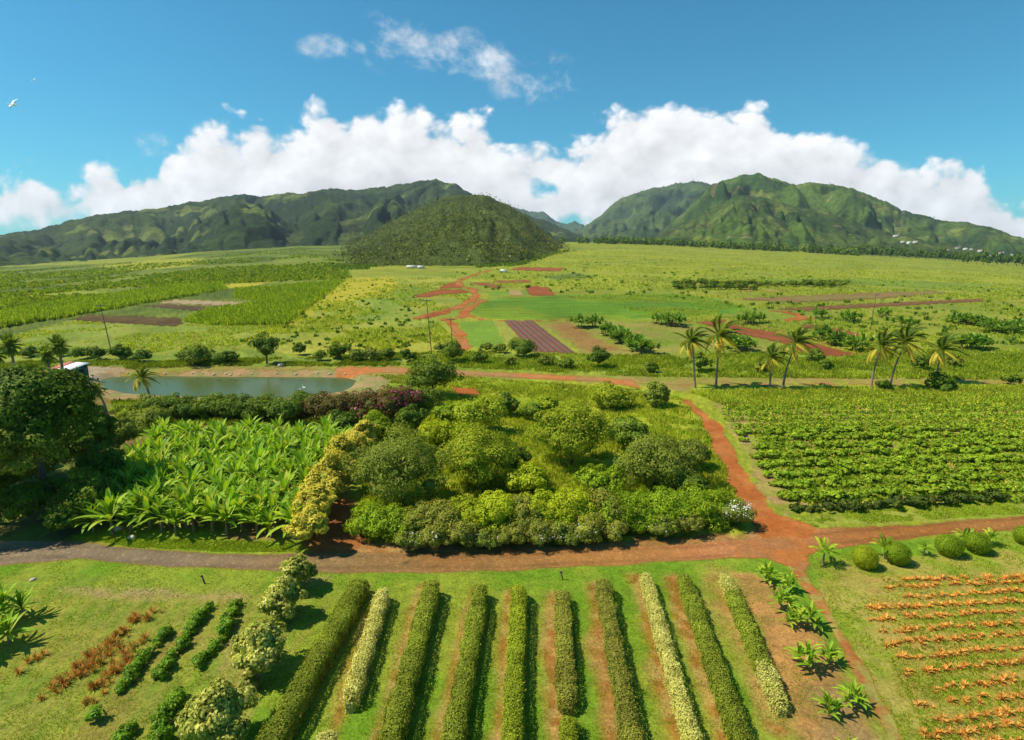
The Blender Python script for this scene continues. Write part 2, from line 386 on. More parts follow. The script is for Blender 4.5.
# upper plain
paint(PP((455, 276), (500, 262), (560, 250), (700, 250), (850, 258), (1000, 266), (1090, 280), (1090, 300), (900, 296), (700, 292), (560, 290), (480, 285)), (.3, .36, .035), .5, c2=(.26, .33, .04), ns=.02)
paint(PP((560, 247), (700, 249), (800, 256), (1000, 267), (1090, 272), (1090, 266), (800, 250), (650, 240), (560, 242)), (.26, .33, .03), .4)
paint(PP((758, 284), (880, 286), (1000, 292), (1000, 285), (880, 279), (770, 278)), (.2, .3, .04), .4, w=2)
# green plots right of the track
paint(PP((468, 312), (487, 300), (560, 295), (674, 294), (715, 298), (756, 311), (674, 319), (511, 320), (480, 318)), (.13, .29, .02), .12, w=.5)
paint(PP((458, 322), (494, 320), (506, 343), (470, 348)), (.17, .31, .04), .1, w=.5)
paint(PP((494, 320), (506, 320), (535, 352), (506, 345)), (.3, .34, .07), .2, w=.6)
paint(PP((490, 292), (531, 289), (531, 296), (487, 298)), (.17, .3, .03), .1, w=.4)
paint(PP((540, 277), (575, 273), (600, 277), (560, 280)), (.13, .2, .07), .1, w=.5)
paint(PP((536, 321), (655, 323), (730, 330), (810, 356), (700, 372), (600, 366), (578, 352)), (.2, .28, .04), .2, c2=(.27, .27, .08), w=.8, ns=.15)
paint(PP((545, 325), (570, 322), (622, 350), (590, 353)), (.27, .17, .07), .05, w=1.6, soft=2)
# band of weeds below the plots, both sides of the mid road
paint(PP((-60, 362), (60, 362), (236, 348), (300, 356), (420, 352), (560, 355), (640, 358), (800, 360), (900, 350), (1090, 350), (1090, 380), (700, 380), (500, 370), (300, 372), (-60, 375)), (.15, .23, .035), .5, c2=(.23, .31, .05), ns=.25)
paint(PP((-60, 372), (180, 366), (340, 366), (460, 371), (640, 377), (1090, 380), (1090, 390), (640, 392), (440, 385), (340, 376), (90, 374), (-60, 384)), (.24, .27, .06), .12, c2=(.3, .25, .1), ns=.4)
# green between mid road and shrubbery
paint(PP((440, 376), (640, 385), (690, 396), (700, 420), (760, 520), (740, 545), (340, 545), (350, 440), (430, 395)), (.24, .33, .03), .35, c2=(.33, .38, .04), ns=.3)
paint(PP((700, 392), (1090, 386), (1090, 500), (790, 512), (722, 410)), (.24, .33, .04), .15, c2=(.33, .27, .12), ns=.5)
paint(PP((690, 384), (1090, 380), (1090, 392), (730, 402), (700, 400)), (.28, .37, .045), .3, w=.5)
paint(PP((722, 408), (736, 418), (800, 512), (785, 520), (765, 500)), (.36, .26, .15), .06, c2=(.25, .29, .06), ns=.6, w=.8)
paint(PP((785, 522), (812, 514), (1090, 498), (1090, 514), (815, 528)), (.24, .32, .05), .06, c2=(.3, .33, .08))
# tree yard on the left, banana floor
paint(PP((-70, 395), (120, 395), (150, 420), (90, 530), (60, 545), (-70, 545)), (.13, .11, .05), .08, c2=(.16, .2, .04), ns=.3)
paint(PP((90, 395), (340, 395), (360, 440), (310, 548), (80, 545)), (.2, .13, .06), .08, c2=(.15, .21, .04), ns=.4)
paint(PP((70, 538), (100, 528), (300, 540), (300, 555), (220, 555), (130, 549)), (.2, .31, .03), .04)
paint(PP((305, 556), (318, 520), (350, 480), (362, 540), (390, 556)), (.34, .14, .055), .03, c2=(.24, .1, .045))
paint(PP((355, 560), (365, 544), (500, 546), (660, 540), (760, 530), (765, 542), (600, 552)), (.38, .24, .13), .04, c2=(.3, .16, .07), ns=.8)
# foreground lawn
paint(PP((-70, 560), (90, 556), (280, 568), (520, 570), (700, 558), (810, 548), (1095, 524), (1095, 800), (-70, 800)), LAWN, .05, c2=LAWN2, w=.3, ns=.25)
paint(PP((-70, 585), (20, 570), (270, 592), (240, 620), (120, 760), (-70, 800)), (.16, .25, .035), .07, c2=(.23, .29, .045), ns=.4)
paint(PP((215, 640), (300, 575), (330, 578), (250, 720), (200, 760), (190, 720)), (.2, .27, .04), .04, c2=(.3, .27, .11), ns=.4)
paint(PP((60, 588), (130, 592), (215, 593), (240, 598), (210, 600), (100, 597)), (.32, .26, .15), .05, c2=(.24, .27, .08), ns=.9, w=.8)
paint(PP((820, 560), (1095, 545), (1095, 800), (900, 800), (860, 690), (820, 600)), (.22, .3, .04), .04, c2=(.32, .3, .09), ns=.5)
for k in range(18):     # old furrows in the left plot
    x0 = 40+k*17; paint(PP((x0+0, 598), (x0-52, 670), (x0-118, 770)), (.3, .27, .08), .1, line=.35, w=.3, mix=.7)
paint(PP((60, 742), (110, 690), (165, 640), (190, 630), (140, 700), (100, 745)), (.25, .2, .07), .06, mix=.6, w=1.0)
# mulch strips along the hedges (painted below once hedges are known)
HEDGES = [  # far px,py  near px,py  (ground line), width, height, material, label
 ((362, 592), (262, 775), 1.5, 1.45, 'hedge', 'wide olive green clipped hedge row, leftmost of the long rows below the road'),
 ((384, 600), (350, 712), 1.05, 1.25, 'cream', 'short cream coloured clipped hedge between the two leftmost long green rows'),
 ((330, 745), (318, 800), 1.1, 1.2, 'cream', 'end of a cream hedge at the bottom edge, left of centre'),
 ((433, 594), (383, 785), 1.35, 1.45, 'hedge', 'green clipped hedge row just right of the short cream hedge'),
 ((481, 597), (447, 785), 1.2, 1.4, 'hedge', 'green clipped hedge row, fourth long row from the left below the road'),
 ((519, 597), (510, 785), 1.15, 1.4, 'hedge_lime', 'lime green straight hedge row in the middle of the field'),
 ((562, 601), (567, 716), 1.25, 1.15, 'hedge_olive', 'brownish ragged hedge row with lime patches that stops short, centre of the field'),
 ((568, 727), (570, 790), 1.15, 1.1, 'hedge_lime', 'rounded lime stub of hedge at the bottom edge below the ragged row'),
 ((602, 590), (637, 785), 1.2, 1.3, 'hedge_olive', 'brown and green hedge row just left of the long cream hedge'),
 ((645, 583), (700, 785), .9, 1.2, 'cream', 'long narrow cream coloured hedge row right of centre'),
 ((682, 584), (752, 785), 1.15, 1.2, 'hedge', 'green hedge row just right of the long cream hedge'),
 ((724, 582), (781, 716), 1.1, 1.0, 'hedge', 'green hedge row with cream ends, rightmost row beside the banana clumps'),
]
for (a, b, wd, hh, mt, lb) in HEDGES:
    A = g1(*a); B = g1(*b); off = .55 if a[0] > 370 else .2
    d = (B-A).normalized(); A2 = A-d*.6 - Vector((off, 0, 0)); B2 = B + d*.7 - Vector((off, 0, 0))
    paint(np.array([A2, B2]), (.4, .26, .12), .02, line=wd+(.2 if a[0] > 540 else 0 if a[0] > 420 else -.2), w=.4, c2=(.3, .13, .04), ns=1.1, mix=.92)
paint(PP((590, 640), (602, 590), (610, 640), (632, 720), (640, 760), (606, 760)), (.36, .22, .09), .02, w=.9, mix=.4)
paint(PP((690, 600), (705, 566), (725, 566), (800, 715), (790, 722), (760, 715)), (.34, .25, .1), .02, w=1.0, mix=.6, c2=(.2, .26, .04), ns=.7)
paint(PP((735, 575), (753, 574), (775, 580), (821, 629), (845, 673), (875, 715), (890, 760), (810, 770), (775, 673), (758, 629)), (.42, .24, .11), .03, w=.7, c2=(.3, .2, .08), ns=.7)
paint(PP((810, 690), (850, 680), (885, 740), (890, 780), (815, 780)), (.3, .22, .13), .02, w=1, mix=.8)
# citrus / orange plot floor
for k in range(15):
    y0 = 577+k*10.5+k*k*.18; paint(PP((870+(k > 6)*8+k*3, y0+3), (1095, y0-2)), (.4, .25, .1), .02, line=.45, w=.35, mix=.6)

# sheets
RED = (.31, .092, .02); RED2 = (.21, .065, .018); BRN = (.2, .1, .05)
sheet('paved_road', PP((-70, 545), (0, 541), (68, 541), (137, 548), (219, 554), (308, 553), (340, 554), (511, 551), (690, 544), (759, 537), (811, 528), (913, 525), (1024, 516), (1095, 508), (1095, 522), (1024, 530), (913, 538), (811, 551), (690, 561), (511, 571), (350, 573), (290, 571), (171, 567), (79, 559), (20, 564), (-70, 575)), w=.25, col=(.2, .105, .034), c2=(.22, .135, .05), ns=.12)
sheet('dirt_lane', PP((681, 398), (689, 401), (719, 424), (736, 454), (754, 488), (778, 513), (811, 524), (820, 530), (790, 545), (770, 545), (752, 525), (729, 482), (711, 441), (697, 415)), w=.5, col=RED, c2=(.35, .125, .032), ns=.5)
sheet('dirt_footpath', PP((787, 557), (824, 609), (852, 656), (893, 732), (915, 790)), w=.35, line=1.0, col=(.31, .11, .03), c2=(.25, .23, .05), ns=.9)
sheet('junction_dirt', PP((745, 540), (800, 540), (815, 548), (802, 570), (785, 565), (770, 556), (735, 558)), w=.9, col=(.36, .125, .03), c2=(.3, .13, .045), ns=.4)
sheet('farm_road', PP((335, 367), (400, 367), (470, 371), (560, 375), (634, 380), (641, 389), (600, 382), (500, 377), (440, 374), (380, 373), (335, 374)), w=.35, col=(.38, .14, .04), c2=(.3, .16, .06), ns=.2)
sheet('farm_road', PP((640, 384), (760, 385), (860, 384), (980, 383), (1090, 383)), w=1.6, line=1.0, col=(.33, .16, .06), c2=(.24, .2, .06), ns=.2)
sheet('dirt_patch', PP((453, 387), (477, 389), (480, 395), (458, 396)), w=.5, col=RED)
sheet('pond_bank', PP((92, 374), (180, 369), (340, 368), (372, 374), (392, 380), (380, 392), (345, 402), (300, 404), (200, 404), (150, 400), (110, 400), (80, 392)), w=.6, col=(.32, .2, .09), c2=(.2, .19, .06), ns=.5, mat='soil')
sheet('yard_dirt', PP((60, 372), (90, 366), (130, 368), (108, 376), (84, 384), (70, 384)), w=.3, col=(.3, .25, .16), c2=(.26, .18, .09))
tr = dict(w=.8, col=RED, c2=(.33, .13, .04), ns=.08)
sheet('dirt_track', PP((466, 350), (461, 338), (453, 325), (444, 319)), line=3.2, **tr)
sheet('dirt_track', PP((448, 320), (462, 318), (466, 311), (478, 303), (484, 300)), line=3.6, **tr)
sheet('dirt_track', PP((464, 314), (475, 318), (490, 320), (530, 321), (579, 320.5)), line=2.0, **tr)
sheet('dirt_track', PP((418, 318), (432, 313), (453, 309), (469, 302), (477, 296), (472, 289), (459, 285), (460, 280), (477, 274), (490, 270)), line=4.0, **tr)
sheet('red_soil', PP((412, 296), (442, 289), (464, 290), (470, 293), (442, 295), (418, 298)), w=.6, col=(.25, .075, .022), c2=RED2)
sheet('red_soil', PP((440, 287), (452, 282), (462, 283), (463, 288), (445, 289)), w=.6, col=(.25, .075, .022), c2=RED2)
sheet('red_soil', PP((416, 320), (428, 315), (450, 310), (452, 312), (432, 318)), w=.5, col=RED, c2=RED2)
sheet('red_soil', PP((507, 270), (521, 267), (566, 268), (559, 271.5)), w=.6, col=(.24, .08, .03), c2=RED2)
sheet('red_soil', PP((470, 283), (486, 282), (505, 287), (496, 288.5)), w=.5, col=(.22, .1, .04), c2=RED2)
sheet('red_soil', PP((487, 281), (530, 280), (532, 282.5), (500, 283)), w=.5, col=(.22, .12, .04), c2=RED2)
sheet('red_soil', PP((525, 289), (531, 286), (548, 287), (555, 295), (531, 296)), w=.3, col=(.25, .07, .025), c2=RED2)
sheet('red_soil', PP((508, 291), (520, 289), (524, 296), (510, 296)), w=.3, col=(.3, .2, .08), c2=(.26, .24, .08))
sheet('ploughed_plot', PP((504, 320.5), (533, 320.5), (578, 354), (535, 352)), w=.1, col=(.22, .1, .08), c2=(.2, .1, .08))
sheet('red_soil', PP((694, 322), (725, 320), (742, 327), (776, 332), (858, 355), (835, 357), (804, 353), (783, 343), (735, 333)), w=.3, col=(.22, .068, .024), c2=(.17, .055, .02))
sheet('dirt_track', PP((725, 319), (745, 323), (778, 330), (820, 342), (862, 354)), line=1.1, w=.3, col=(.36, .2, .08), c2=(.3, .14, .05))
sheet('dirt_track', PP((579, 321), (655, 323), (694, 322)), line=1.0, w=.4, col=(.3, .13, .04), c2=RED2)
sheet('dirt_track', PP((775, 311), (790, 313), (806, 318), (790, 320)), line=4.5, w=.6, col=(.33, .115, .03), c2=RED)
sheet('brown_plot', PP((773, 309), (860, 304), (982, 298.5), (985, 301.5), (880, 307), (804, 311.5)), w=.3, col=(.15, .075, .03), c2=(.17, .08, .028))
sheet('brown_plot', PP((735, 299), (840, 294), (934, 290.5), (947, 293.5), (845, 301), (780, 303)), w=1.6, col=(.2, .115, .045), c2=(.18, .14, .04), ns=.08)
sheet('brown_plot', PP((804, 324), (830, 327), (858, 333), (860, 337), (800, 328)), w=.3, col=(.19, .085, .04), c2=RED2)
sheet('brown_plot', PP((740, 289.5), (790, 290), (790, 291.5), (740, 291)), w=.5, col=(.38, .2, .09), c2=(.3, .22, .06))
sheet('brown_plot', PP((68, 320), (89, 315), (181, 318), (183, 324), (174, 326.5)), w=.3, col=(.07, .04, .015), c2=(.1, .065, .02))
sheet('brown_plot', PP((137, 306), (160, 304), (226, 309), (204, 311.5)), w=.2, col=(.07, .042, .025), c2=(.1, .06, .03))
sheet('tan_plot', PP((155, 303.5), (176, 299.5), (249, 302.5), (240, 307.5)), w=.2, col=(.3, .23, .12), c2=(.27, .2, .1))
sheet('dirt_patch', PP((975, 321), (1010, 319), (1015, 323), (985, 325)), w=1.0, col=(.4, .2, .09), c2=(.3, .22, .09))

# pond basin
WZ = -0.75
pond = G(np.array([100, 112, 140, 200, 300, 345, 357, 352, 338, 300, 240, 180, 130, 105.]), np.array([380, 377, 375.5, 376.5, 377, 377.5, 380.5, 387, 394, 399.5, 400, 398, 395, 388.]), WZ)
I = sub(pond, 8); s = sdist(pond, X[I], Y[I]); Z[I] = Z[I]*ss(0, 6, s) - 1.7*ss(2.2, -2.6, s)
disp[I] *= ss(1.0, 4, s)
I2 = sub(pond, 30); 
# ridges in the ploughed plot
pl = PP((504, 320.5), (533, 320.5), (578, 354), (535, 352)); I = sub(pl, 0); s = sdist(pl, X[I], Y[I])
dirv = (pl[2]-pl[1])[:2]; dirv /= np.linalg.norm(dirv); u = X[I]*dirv[1]-Y[I]*dirv[0]
rid = np.cos(u*2*math.pi/1.75)
PL = (I, s, rid)
Z[I] += np.where(s < 0, .18*rid, 0)

pl2 = PP((468, 312), (487, 300), (560, 295), (674, 294), (715, 298), (756, 311), (674, 319), (511, 320), (480, 318)); I = sub(pl2, 0); s_ = sdist(pl2, X[I], Y[I])
q_ = (.5+.5*np.cos((Y[I]+.12*X[I])*2*math.pi/7.5))*(s_ < -2); colr[I] = colr[I]*(1-.22*q_)[:, None]*(1+.5*(fbm(X[I]*.06, Y[I]*.25, 4, 71)-.5))[:, None] + np.array((.05, .02, .0))*(fbm(X[I]*.03, Y[I]*.06, 3, 72) > .55)[:, None]
dn = fbm(X*.9, Y*.9, 3, 51)-.45; dn2 = fbm(X*.17, Y*.17, 3, 77)-.5
Z += disp*(dn*1.6 + dn2*1.2*np.minimum(1, RR/250))*ss(20, 30, RR)*front
Z += 0.02*(fbm(X*1.7, Y*1.7, 2, 3)-.5)*front

idx = np.arange(NA*NR).reshape(NA, NR)
def gridfaces(A):
    nx = np.roll(A, -1, 0)
    f = np.stack([A[:, :-1], nx[:, :-1], nx[:, 1:], A[:, 1:]], -1)
    return f.reshape(-1, 4)
Fg = gridfaces(idx)[:, ::-1]
V = np.stack([X, Y, Z], -1).reshape(-1, 3)
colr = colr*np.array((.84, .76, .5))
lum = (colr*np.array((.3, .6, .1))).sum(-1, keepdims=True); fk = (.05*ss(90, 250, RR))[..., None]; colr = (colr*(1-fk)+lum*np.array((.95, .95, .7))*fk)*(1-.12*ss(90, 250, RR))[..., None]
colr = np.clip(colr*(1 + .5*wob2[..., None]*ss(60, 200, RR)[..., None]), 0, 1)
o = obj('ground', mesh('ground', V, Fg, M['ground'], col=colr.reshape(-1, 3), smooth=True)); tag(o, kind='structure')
taken = np.zeros(NA*NR, bool)
for k, (name, m, c, c2, mat, lift, ns) in enumerate(SHEETS):
    mf = m.reshape(-1); keep = mf[Fg].all(1); f = Fg[keep]
    if len(f) == 0: print('EMPTY SHEET', name); continue
    u, inv = np.unique(f, return_inverse=True); v = V[u].copy(); rr_ = np.hypot(v[:, 0], v[:, 1])
    v[:, 2] += lift + 0.0015*k + .00006*rr_*(1+(k % 7)*.3)
    q = ss(.35, .65, fbm(v[:, 0]*ns, v[:, 1]*ns, 4, 31+k))[:, None]; cc = np.array(c)*(1-q) + np.array(c2 or c)*q
    if name == 'paved_road':      # redder dust towards the junction, wheel tracks
        t = ss(-8, -30, v[:, 0])[:, None]; cc = cc*(1-t) + np.array((.185, .135, .08))*t; t = ss(-12, 8, v[:, 0])[:, None]; cc = cc*(1-t) + cc*np.array((1.25, .95, .72))*t
        t = np.exp(-((v[:, 0]-20)/7)**2)[:, None]; cc = cc*(1-t*.7) + np.array((.42, .17, .07))*t*.7
        cl = PP((-70, 560), (45, 551), (108, 553), (200, 560), (300, 562), (500, 561), (700, 552), (800, 541), (913, 531), (1024, 523), (1095, 515)); dl = ldist(cl, v[:, 0], v[:, 1])
        rt = np.exp(-((dl-.85)/.3)**2)*(.5+fbm(v[:, 0]*.4, v[:, 1]*.4, 3, 8)); cc = cc*(1-.22*rt[:, None]); ed_ = ss(1.5, 2.3, dl+(fbm(v[:, 0]*1.3, v[:, 1]*1.3, 3, 18)-.5)*1.2)[:, None]; cc = cc*(1-ed_*.6)+np.array((.36, .2, .09))*ed_*.6
        st_ = (fbm(v[:, 0]*5, v[:, 1]*5, 2, 28) > .72)[:, None]; cc = np.where(st_, cc*1.35, cc)
    if name == 'ploughed_plot':
        full = np.zeros(X.shape); full[PL[0]] = PL[2]; w_ = ss(-.2, .5, full.reshape(-1)[u])[:, None]
        cc = np.array((.15, .058, .03))*(1-w_) + np.array((.12, .085, .075))*w_
    o = obj(name, mesh(name, v, inv.reshape(f.shape), M[mat], col=cc, smooth=True)); tag(o, kind='structure')

# pond water
m, nt, out = newmat('pond_water'); p = N(nt, 'ShaderNodeBsdfPrincipled'); p.inputs['Base Color'].default_value = (.07, .1, .03, 1)
p.inputs['Roughness'].default_value = .22; p.inputs['IOR'].default_value = 1.33; p.inputs['Specular IOR Level'].default_value = .13
tc = N(nt, 'ShaderNodeTexCoord'); mpn = N(nt, 'ShaderNodeMapping'); mpn.inputs['Scale'].default_value = (1, 2.5, 1); nt.links.new(tc.outputs['Object'], mpn.inputs[0])
nz = N(nt, 'ShaderNodeTexNoise', i_Scale=1.4, i_Detail=3.0); nt.links.new(mpn.outputs[0], nz.inputs['Vector'])
bp = N(nt, 'ShaderNodeBump'); bp.inputs['Strength'].default_value = .12; bp.inputs['Distance'].default_value = .05
nt.links.new(nz.outputs['Fac'], bp.inputs['Height']); nt.links.new(bp.outputs[0], p.inputs['Normal']); nt.links.new(p.outputs[0], out.inputs[0])
c = pond.mean(0); P2 = c + (pond-c)*1.0; P2[:, 2] = WZ
P2 = [c + (q-c)*(1+3.0/np.linalg.norm((q-c)[:2])) for q in pond]
vv = np.array([[c[0], c[1], WZ]] + [[q[0], q[1], WZ] for q in P2]); n = len(P2)
me = bpy.data.meshes.new('pond_water'); me.from_pydata([tuple(q) for q in vv], [], [(0, 1+(i+1) % n, 1+i) for i in range(n)]); me.materials.append(m)
o = obj('pond_water', me); tag(o, kind='structure')
if me.polygons[0].normal.z < 0: me.flip_normals()

# ------------------------------------------------------------------ mountains
m, nt, out = newmat('mountain_scrub'); L = nt.links
M['mount'] = m
at = N(nt, 'ShaderNodeAttribute', attribute_name='Col'); tc = N(nt, 'ShaderNodeTexCoord'); c = at.outputs['Color']
for sc, lo, hi in ((.05, .5, 1.25), (.012, .65, 1.15)):
    nz = N(nt, 'ShaderNodeTexNoise', i_Scale=sc, i_Detail=6.0, i_Roughness=0.7); L.new(tc.outputs['Object'], nz.inputs['Vector'])
    mr = N(nt, 'ShaderNodeMapRange'); mr.inputs[1].default_value = .35; mr.inputs[2].default_value = .65
    mr.inputs[3].default_value = lo; mr.inputs[4].default_value = hi; L.new(nz.outputs['Fac'], mr.inputs[0]); c = mulc(nt, c, mr.outputs[0])
    if sc == .05: hh = nz.outputs['Fac']
p = N(nt, 'ShaderNodeBsdfPrincipled'); p.inputs['Roughness'].default_value = 1; p.inputs['Specular IOR Level'].default_value = 0.05
L.new(c, p.inputs['Base Color']); bp = N(nt, 'ShaderNodeBump'); bp.inputs['Strength'].default_value = 1; bp.inputs['Distance'].default_value = 5
L.new(hh, bp.inputs['Height']); L.new(bp.outputs[0], p.inputs['Normal']); L.new(p.outputs[0], out.inputs[0])

def mountain(name, sky, base, rb, rc, cd, cl, gul=90, freq=26, seed=1, pw=.8, light=.5, nj=170, warp=.25, dirt=0, rough=1.0):
    sky = np.array(sky, float); base = np.array(base, float)
    px = np.arange(sky[0, 0], sky[-1, 0]+.1, 1.5); pys = np.interp(px, sky[:, 0], sky[:, 1]); pyb = np.interp(px, base[:, 0], base[:, 1])
    pys = pys + (fbm(px*.09, px*0, 4, seed)-.5)*4 + (fbm(px*.5, px*0+5, 3, seed)-.5)*1.6
    a, te = ray(px, pys); zc = HC + te*rc
    _, tb = ray(px, pyb)
    if rb is None: g_ = G(px, pyb); rb = np.hypot(g_[:, 0], g_[:, 1])[:, None]
    rb1 = np.ravel(rb)
    t = np.concatenate([np.linspace(-.03, 1, nj), np.linspace(1.02, 1.5, 14)])
    A, T = np.meshgrid(a, t, indexing='ij'); RRm = rb + (rc-rb)*T
    zb = HC + tb*rb1 - 3; ZB = zb[:, None]; ZC = np.maximum(zc, zb-5)[:, None]
    prof = np.where(T < 1, np.clip(T, 0, 1)**pw, 1-(T-1)*.9); H = ZC-ZB
    x = RRm*np.sin(A); y = RRm*np.cos(A)
    # valleys running down the slope, wandering
    wv = (fbm(x*.0016, y*.0016, 3, seed+3)-.5)*2*warp + T*.15*math.sin(seed)
    uu = (A+wv*.35*T)*freq
    rid = np.abs(2*fbm(uu, T*1.1+seed, 2, seed+8)-1); rid2 = np.abs(2*fbm(uu*3.3, T*4+seed, 3, seed+9)-1); rid3 = fbm(x*.012, y*.012, 3, seed+1)
    env = np.clip(T*3.5, 0, 1)*np.clip((1.05-T)*4, .12, 1)*np.clip(H/250, .1, 1)
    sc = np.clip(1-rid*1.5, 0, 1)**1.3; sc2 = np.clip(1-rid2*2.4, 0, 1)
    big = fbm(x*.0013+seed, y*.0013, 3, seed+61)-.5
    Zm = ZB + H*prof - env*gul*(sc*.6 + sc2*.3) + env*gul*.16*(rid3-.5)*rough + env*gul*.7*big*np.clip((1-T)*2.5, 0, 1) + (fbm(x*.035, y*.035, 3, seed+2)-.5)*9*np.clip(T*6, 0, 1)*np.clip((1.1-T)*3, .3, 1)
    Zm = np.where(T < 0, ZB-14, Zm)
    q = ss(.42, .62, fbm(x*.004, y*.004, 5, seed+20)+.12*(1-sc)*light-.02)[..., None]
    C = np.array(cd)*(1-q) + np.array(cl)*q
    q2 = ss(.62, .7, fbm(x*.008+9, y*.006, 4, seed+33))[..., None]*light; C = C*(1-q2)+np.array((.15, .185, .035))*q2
    if dirt:
        q3 = ss(.72, .78, fbm(x*.011+4, y*.011, 4, seed+44))[..., None]*dirt; C = C*(1-q3)+np.array((.33, .24, .14))*q3
    na, nt_ = A.shape; ix = np.arange(na*nt_).reshape(na, nt_)
    f = np.stack([ix[:-1, :-1], ix[1:, :-1], ix[1:, 1:], ix[:-1, 1:]], -1).reshape(-1, 4)
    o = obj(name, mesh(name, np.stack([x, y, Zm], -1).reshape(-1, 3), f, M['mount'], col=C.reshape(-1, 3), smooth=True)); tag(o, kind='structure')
    return o
DG = (.026, .046, .015); MG = (.05, .075, .019)  # left range: cloud shadow put into the colour as deeper greens
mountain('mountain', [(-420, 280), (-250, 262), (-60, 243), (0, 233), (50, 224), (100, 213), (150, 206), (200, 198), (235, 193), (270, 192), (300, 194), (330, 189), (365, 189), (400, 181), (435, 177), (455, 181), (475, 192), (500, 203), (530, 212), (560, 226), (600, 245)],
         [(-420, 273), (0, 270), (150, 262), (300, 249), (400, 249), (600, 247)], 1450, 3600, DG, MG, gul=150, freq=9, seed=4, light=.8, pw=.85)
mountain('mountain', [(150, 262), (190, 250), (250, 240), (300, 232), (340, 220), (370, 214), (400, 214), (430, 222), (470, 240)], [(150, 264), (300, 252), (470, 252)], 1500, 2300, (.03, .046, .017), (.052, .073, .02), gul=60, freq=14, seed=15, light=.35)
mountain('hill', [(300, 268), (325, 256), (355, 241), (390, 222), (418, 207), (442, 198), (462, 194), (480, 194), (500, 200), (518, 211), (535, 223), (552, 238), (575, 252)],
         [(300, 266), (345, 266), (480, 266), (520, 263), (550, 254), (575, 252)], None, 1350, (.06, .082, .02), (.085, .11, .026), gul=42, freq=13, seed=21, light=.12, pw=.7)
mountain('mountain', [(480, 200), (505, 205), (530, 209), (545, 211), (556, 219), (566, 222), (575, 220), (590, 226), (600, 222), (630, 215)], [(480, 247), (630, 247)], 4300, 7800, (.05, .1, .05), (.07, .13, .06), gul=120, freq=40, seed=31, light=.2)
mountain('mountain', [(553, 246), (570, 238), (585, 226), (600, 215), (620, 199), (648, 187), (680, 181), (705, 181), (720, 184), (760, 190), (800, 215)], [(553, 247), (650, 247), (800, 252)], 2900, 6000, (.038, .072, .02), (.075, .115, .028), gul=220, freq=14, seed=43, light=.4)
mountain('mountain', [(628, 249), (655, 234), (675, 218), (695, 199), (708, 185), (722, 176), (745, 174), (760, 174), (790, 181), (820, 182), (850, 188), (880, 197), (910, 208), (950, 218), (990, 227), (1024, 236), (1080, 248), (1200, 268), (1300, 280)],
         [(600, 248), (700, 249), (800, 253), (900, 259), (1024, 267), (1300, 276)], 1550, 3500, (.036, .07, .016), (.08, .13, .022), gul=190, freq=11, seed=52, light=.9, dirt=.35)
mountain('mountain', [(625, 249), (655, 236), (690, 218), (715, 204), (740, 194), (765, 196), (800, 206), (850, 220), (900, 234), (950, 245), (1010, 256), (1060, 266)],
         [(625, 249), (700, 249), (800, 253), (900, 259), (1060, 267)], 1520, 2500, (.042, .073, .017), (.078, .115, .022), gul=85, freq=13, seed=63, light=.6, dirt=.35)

# ------------------------------------------------------------------ plant builders
M['hillscrub'] = leafmat('dry_scrub_leaf', [(0, (.06, .08, .018)), (.6, (.1, .12, .026)), (1, (.15, .165, .04))], trans=.15, patch=(.75, 1.25, .02))
M['canecrop'] = leafmat('cane_leaf', [(0, (.14, .2, .02)), (.6, (.2, .3, .03)), (1, (.3, .38, .06))], trans=.5)
M['twig'] = flatmat('inner_twigs', (.07, .075, .025), var=.35, scale=6)
def sphereV(c, r, nu=10, nv=6):
    V = []; 
    for i in range(nv+1):
        t = math.pi*i/nv
        for j in range(nu): q = 2*math.pi*j/nu; V.append((c[0]+r[0]*math.sin(t)*math.cos(q), c[1]+r[1]*math.sin(t)*math.sin(q), c[2]+r[2]*math.cos(t)))
    Fq = [[i*nu+j, (i+1)*nu+j, (i+1)*nu+(j+1) % nu, i*nu+(j+1) % nu] for i in range(nv) for j in range(nu)]
    return np.array(V), np.array(Fq)
def joinm(name, parts, mats, smooth=False):
    "parts: list of (V,F,rnd,material index)"
    V = []; Fq = []; R = []; I = []; n = 0
    for v, f, r, i in parts:
        V.append(v); Fq.append(np.asarray(f)+n); R.append(r if hasattr(r, '__len__') else np.full(len(v), r)); I.append(np.full(len(f), i)); n += len(v)
    return mesh(name, np.concatenate(V), np.concatenate(Fq), mats, rnd=np.concatenate(R), midx=np.concatenate(I), smooth=smooth)
def foliage_me(name, lobes, n, size, mat, core=.5, flowers=None, **kw):
    v, f, r = crown(lobes, n, size, **kw); parts = [(v, f, r, 0)]; mats = [M[mat], M['twig']]
    if core:
        for l in lobes:
            cv, cf = sphereV(l[:3], np.array(l[3:])*core); parts.append((cv, cf, .12, 0))
    return joinm(name, parts, mats)
def flower_me(name, lobes, n, size, mat, low=0.0, clumps=9):
    L = np.array(lobes, float); w = L[:, 3]*L[:, 4]; k = r_.choice(len(L), n, p=w/w.sum())
    cd = r_.normal(size=(clumps, 3)); cd /= np.linalg.norm(cd, axis=1)[:, None]
    d = cd[r_.integers(0, clumps, n)] + r_.normal(size=(n, 3))*.28; d /= np.linalg.norm(d, axis=1)[:, None]; d[:, 2] = np.where(d[:, 2] < low, -d[:, 2]*.6, d[:, 2])
    P = L[k, :3] + d*L[k, 3:]*r_.uniform(.97, 1.1, (n, 1)); v, f, r = leafV(P, d+r_.normal(size=(n, 3))*.4, size*r_.uniform(.6, 1.3, n), .9)
    return mesh(name, v, f, M[mat], rnd=r)
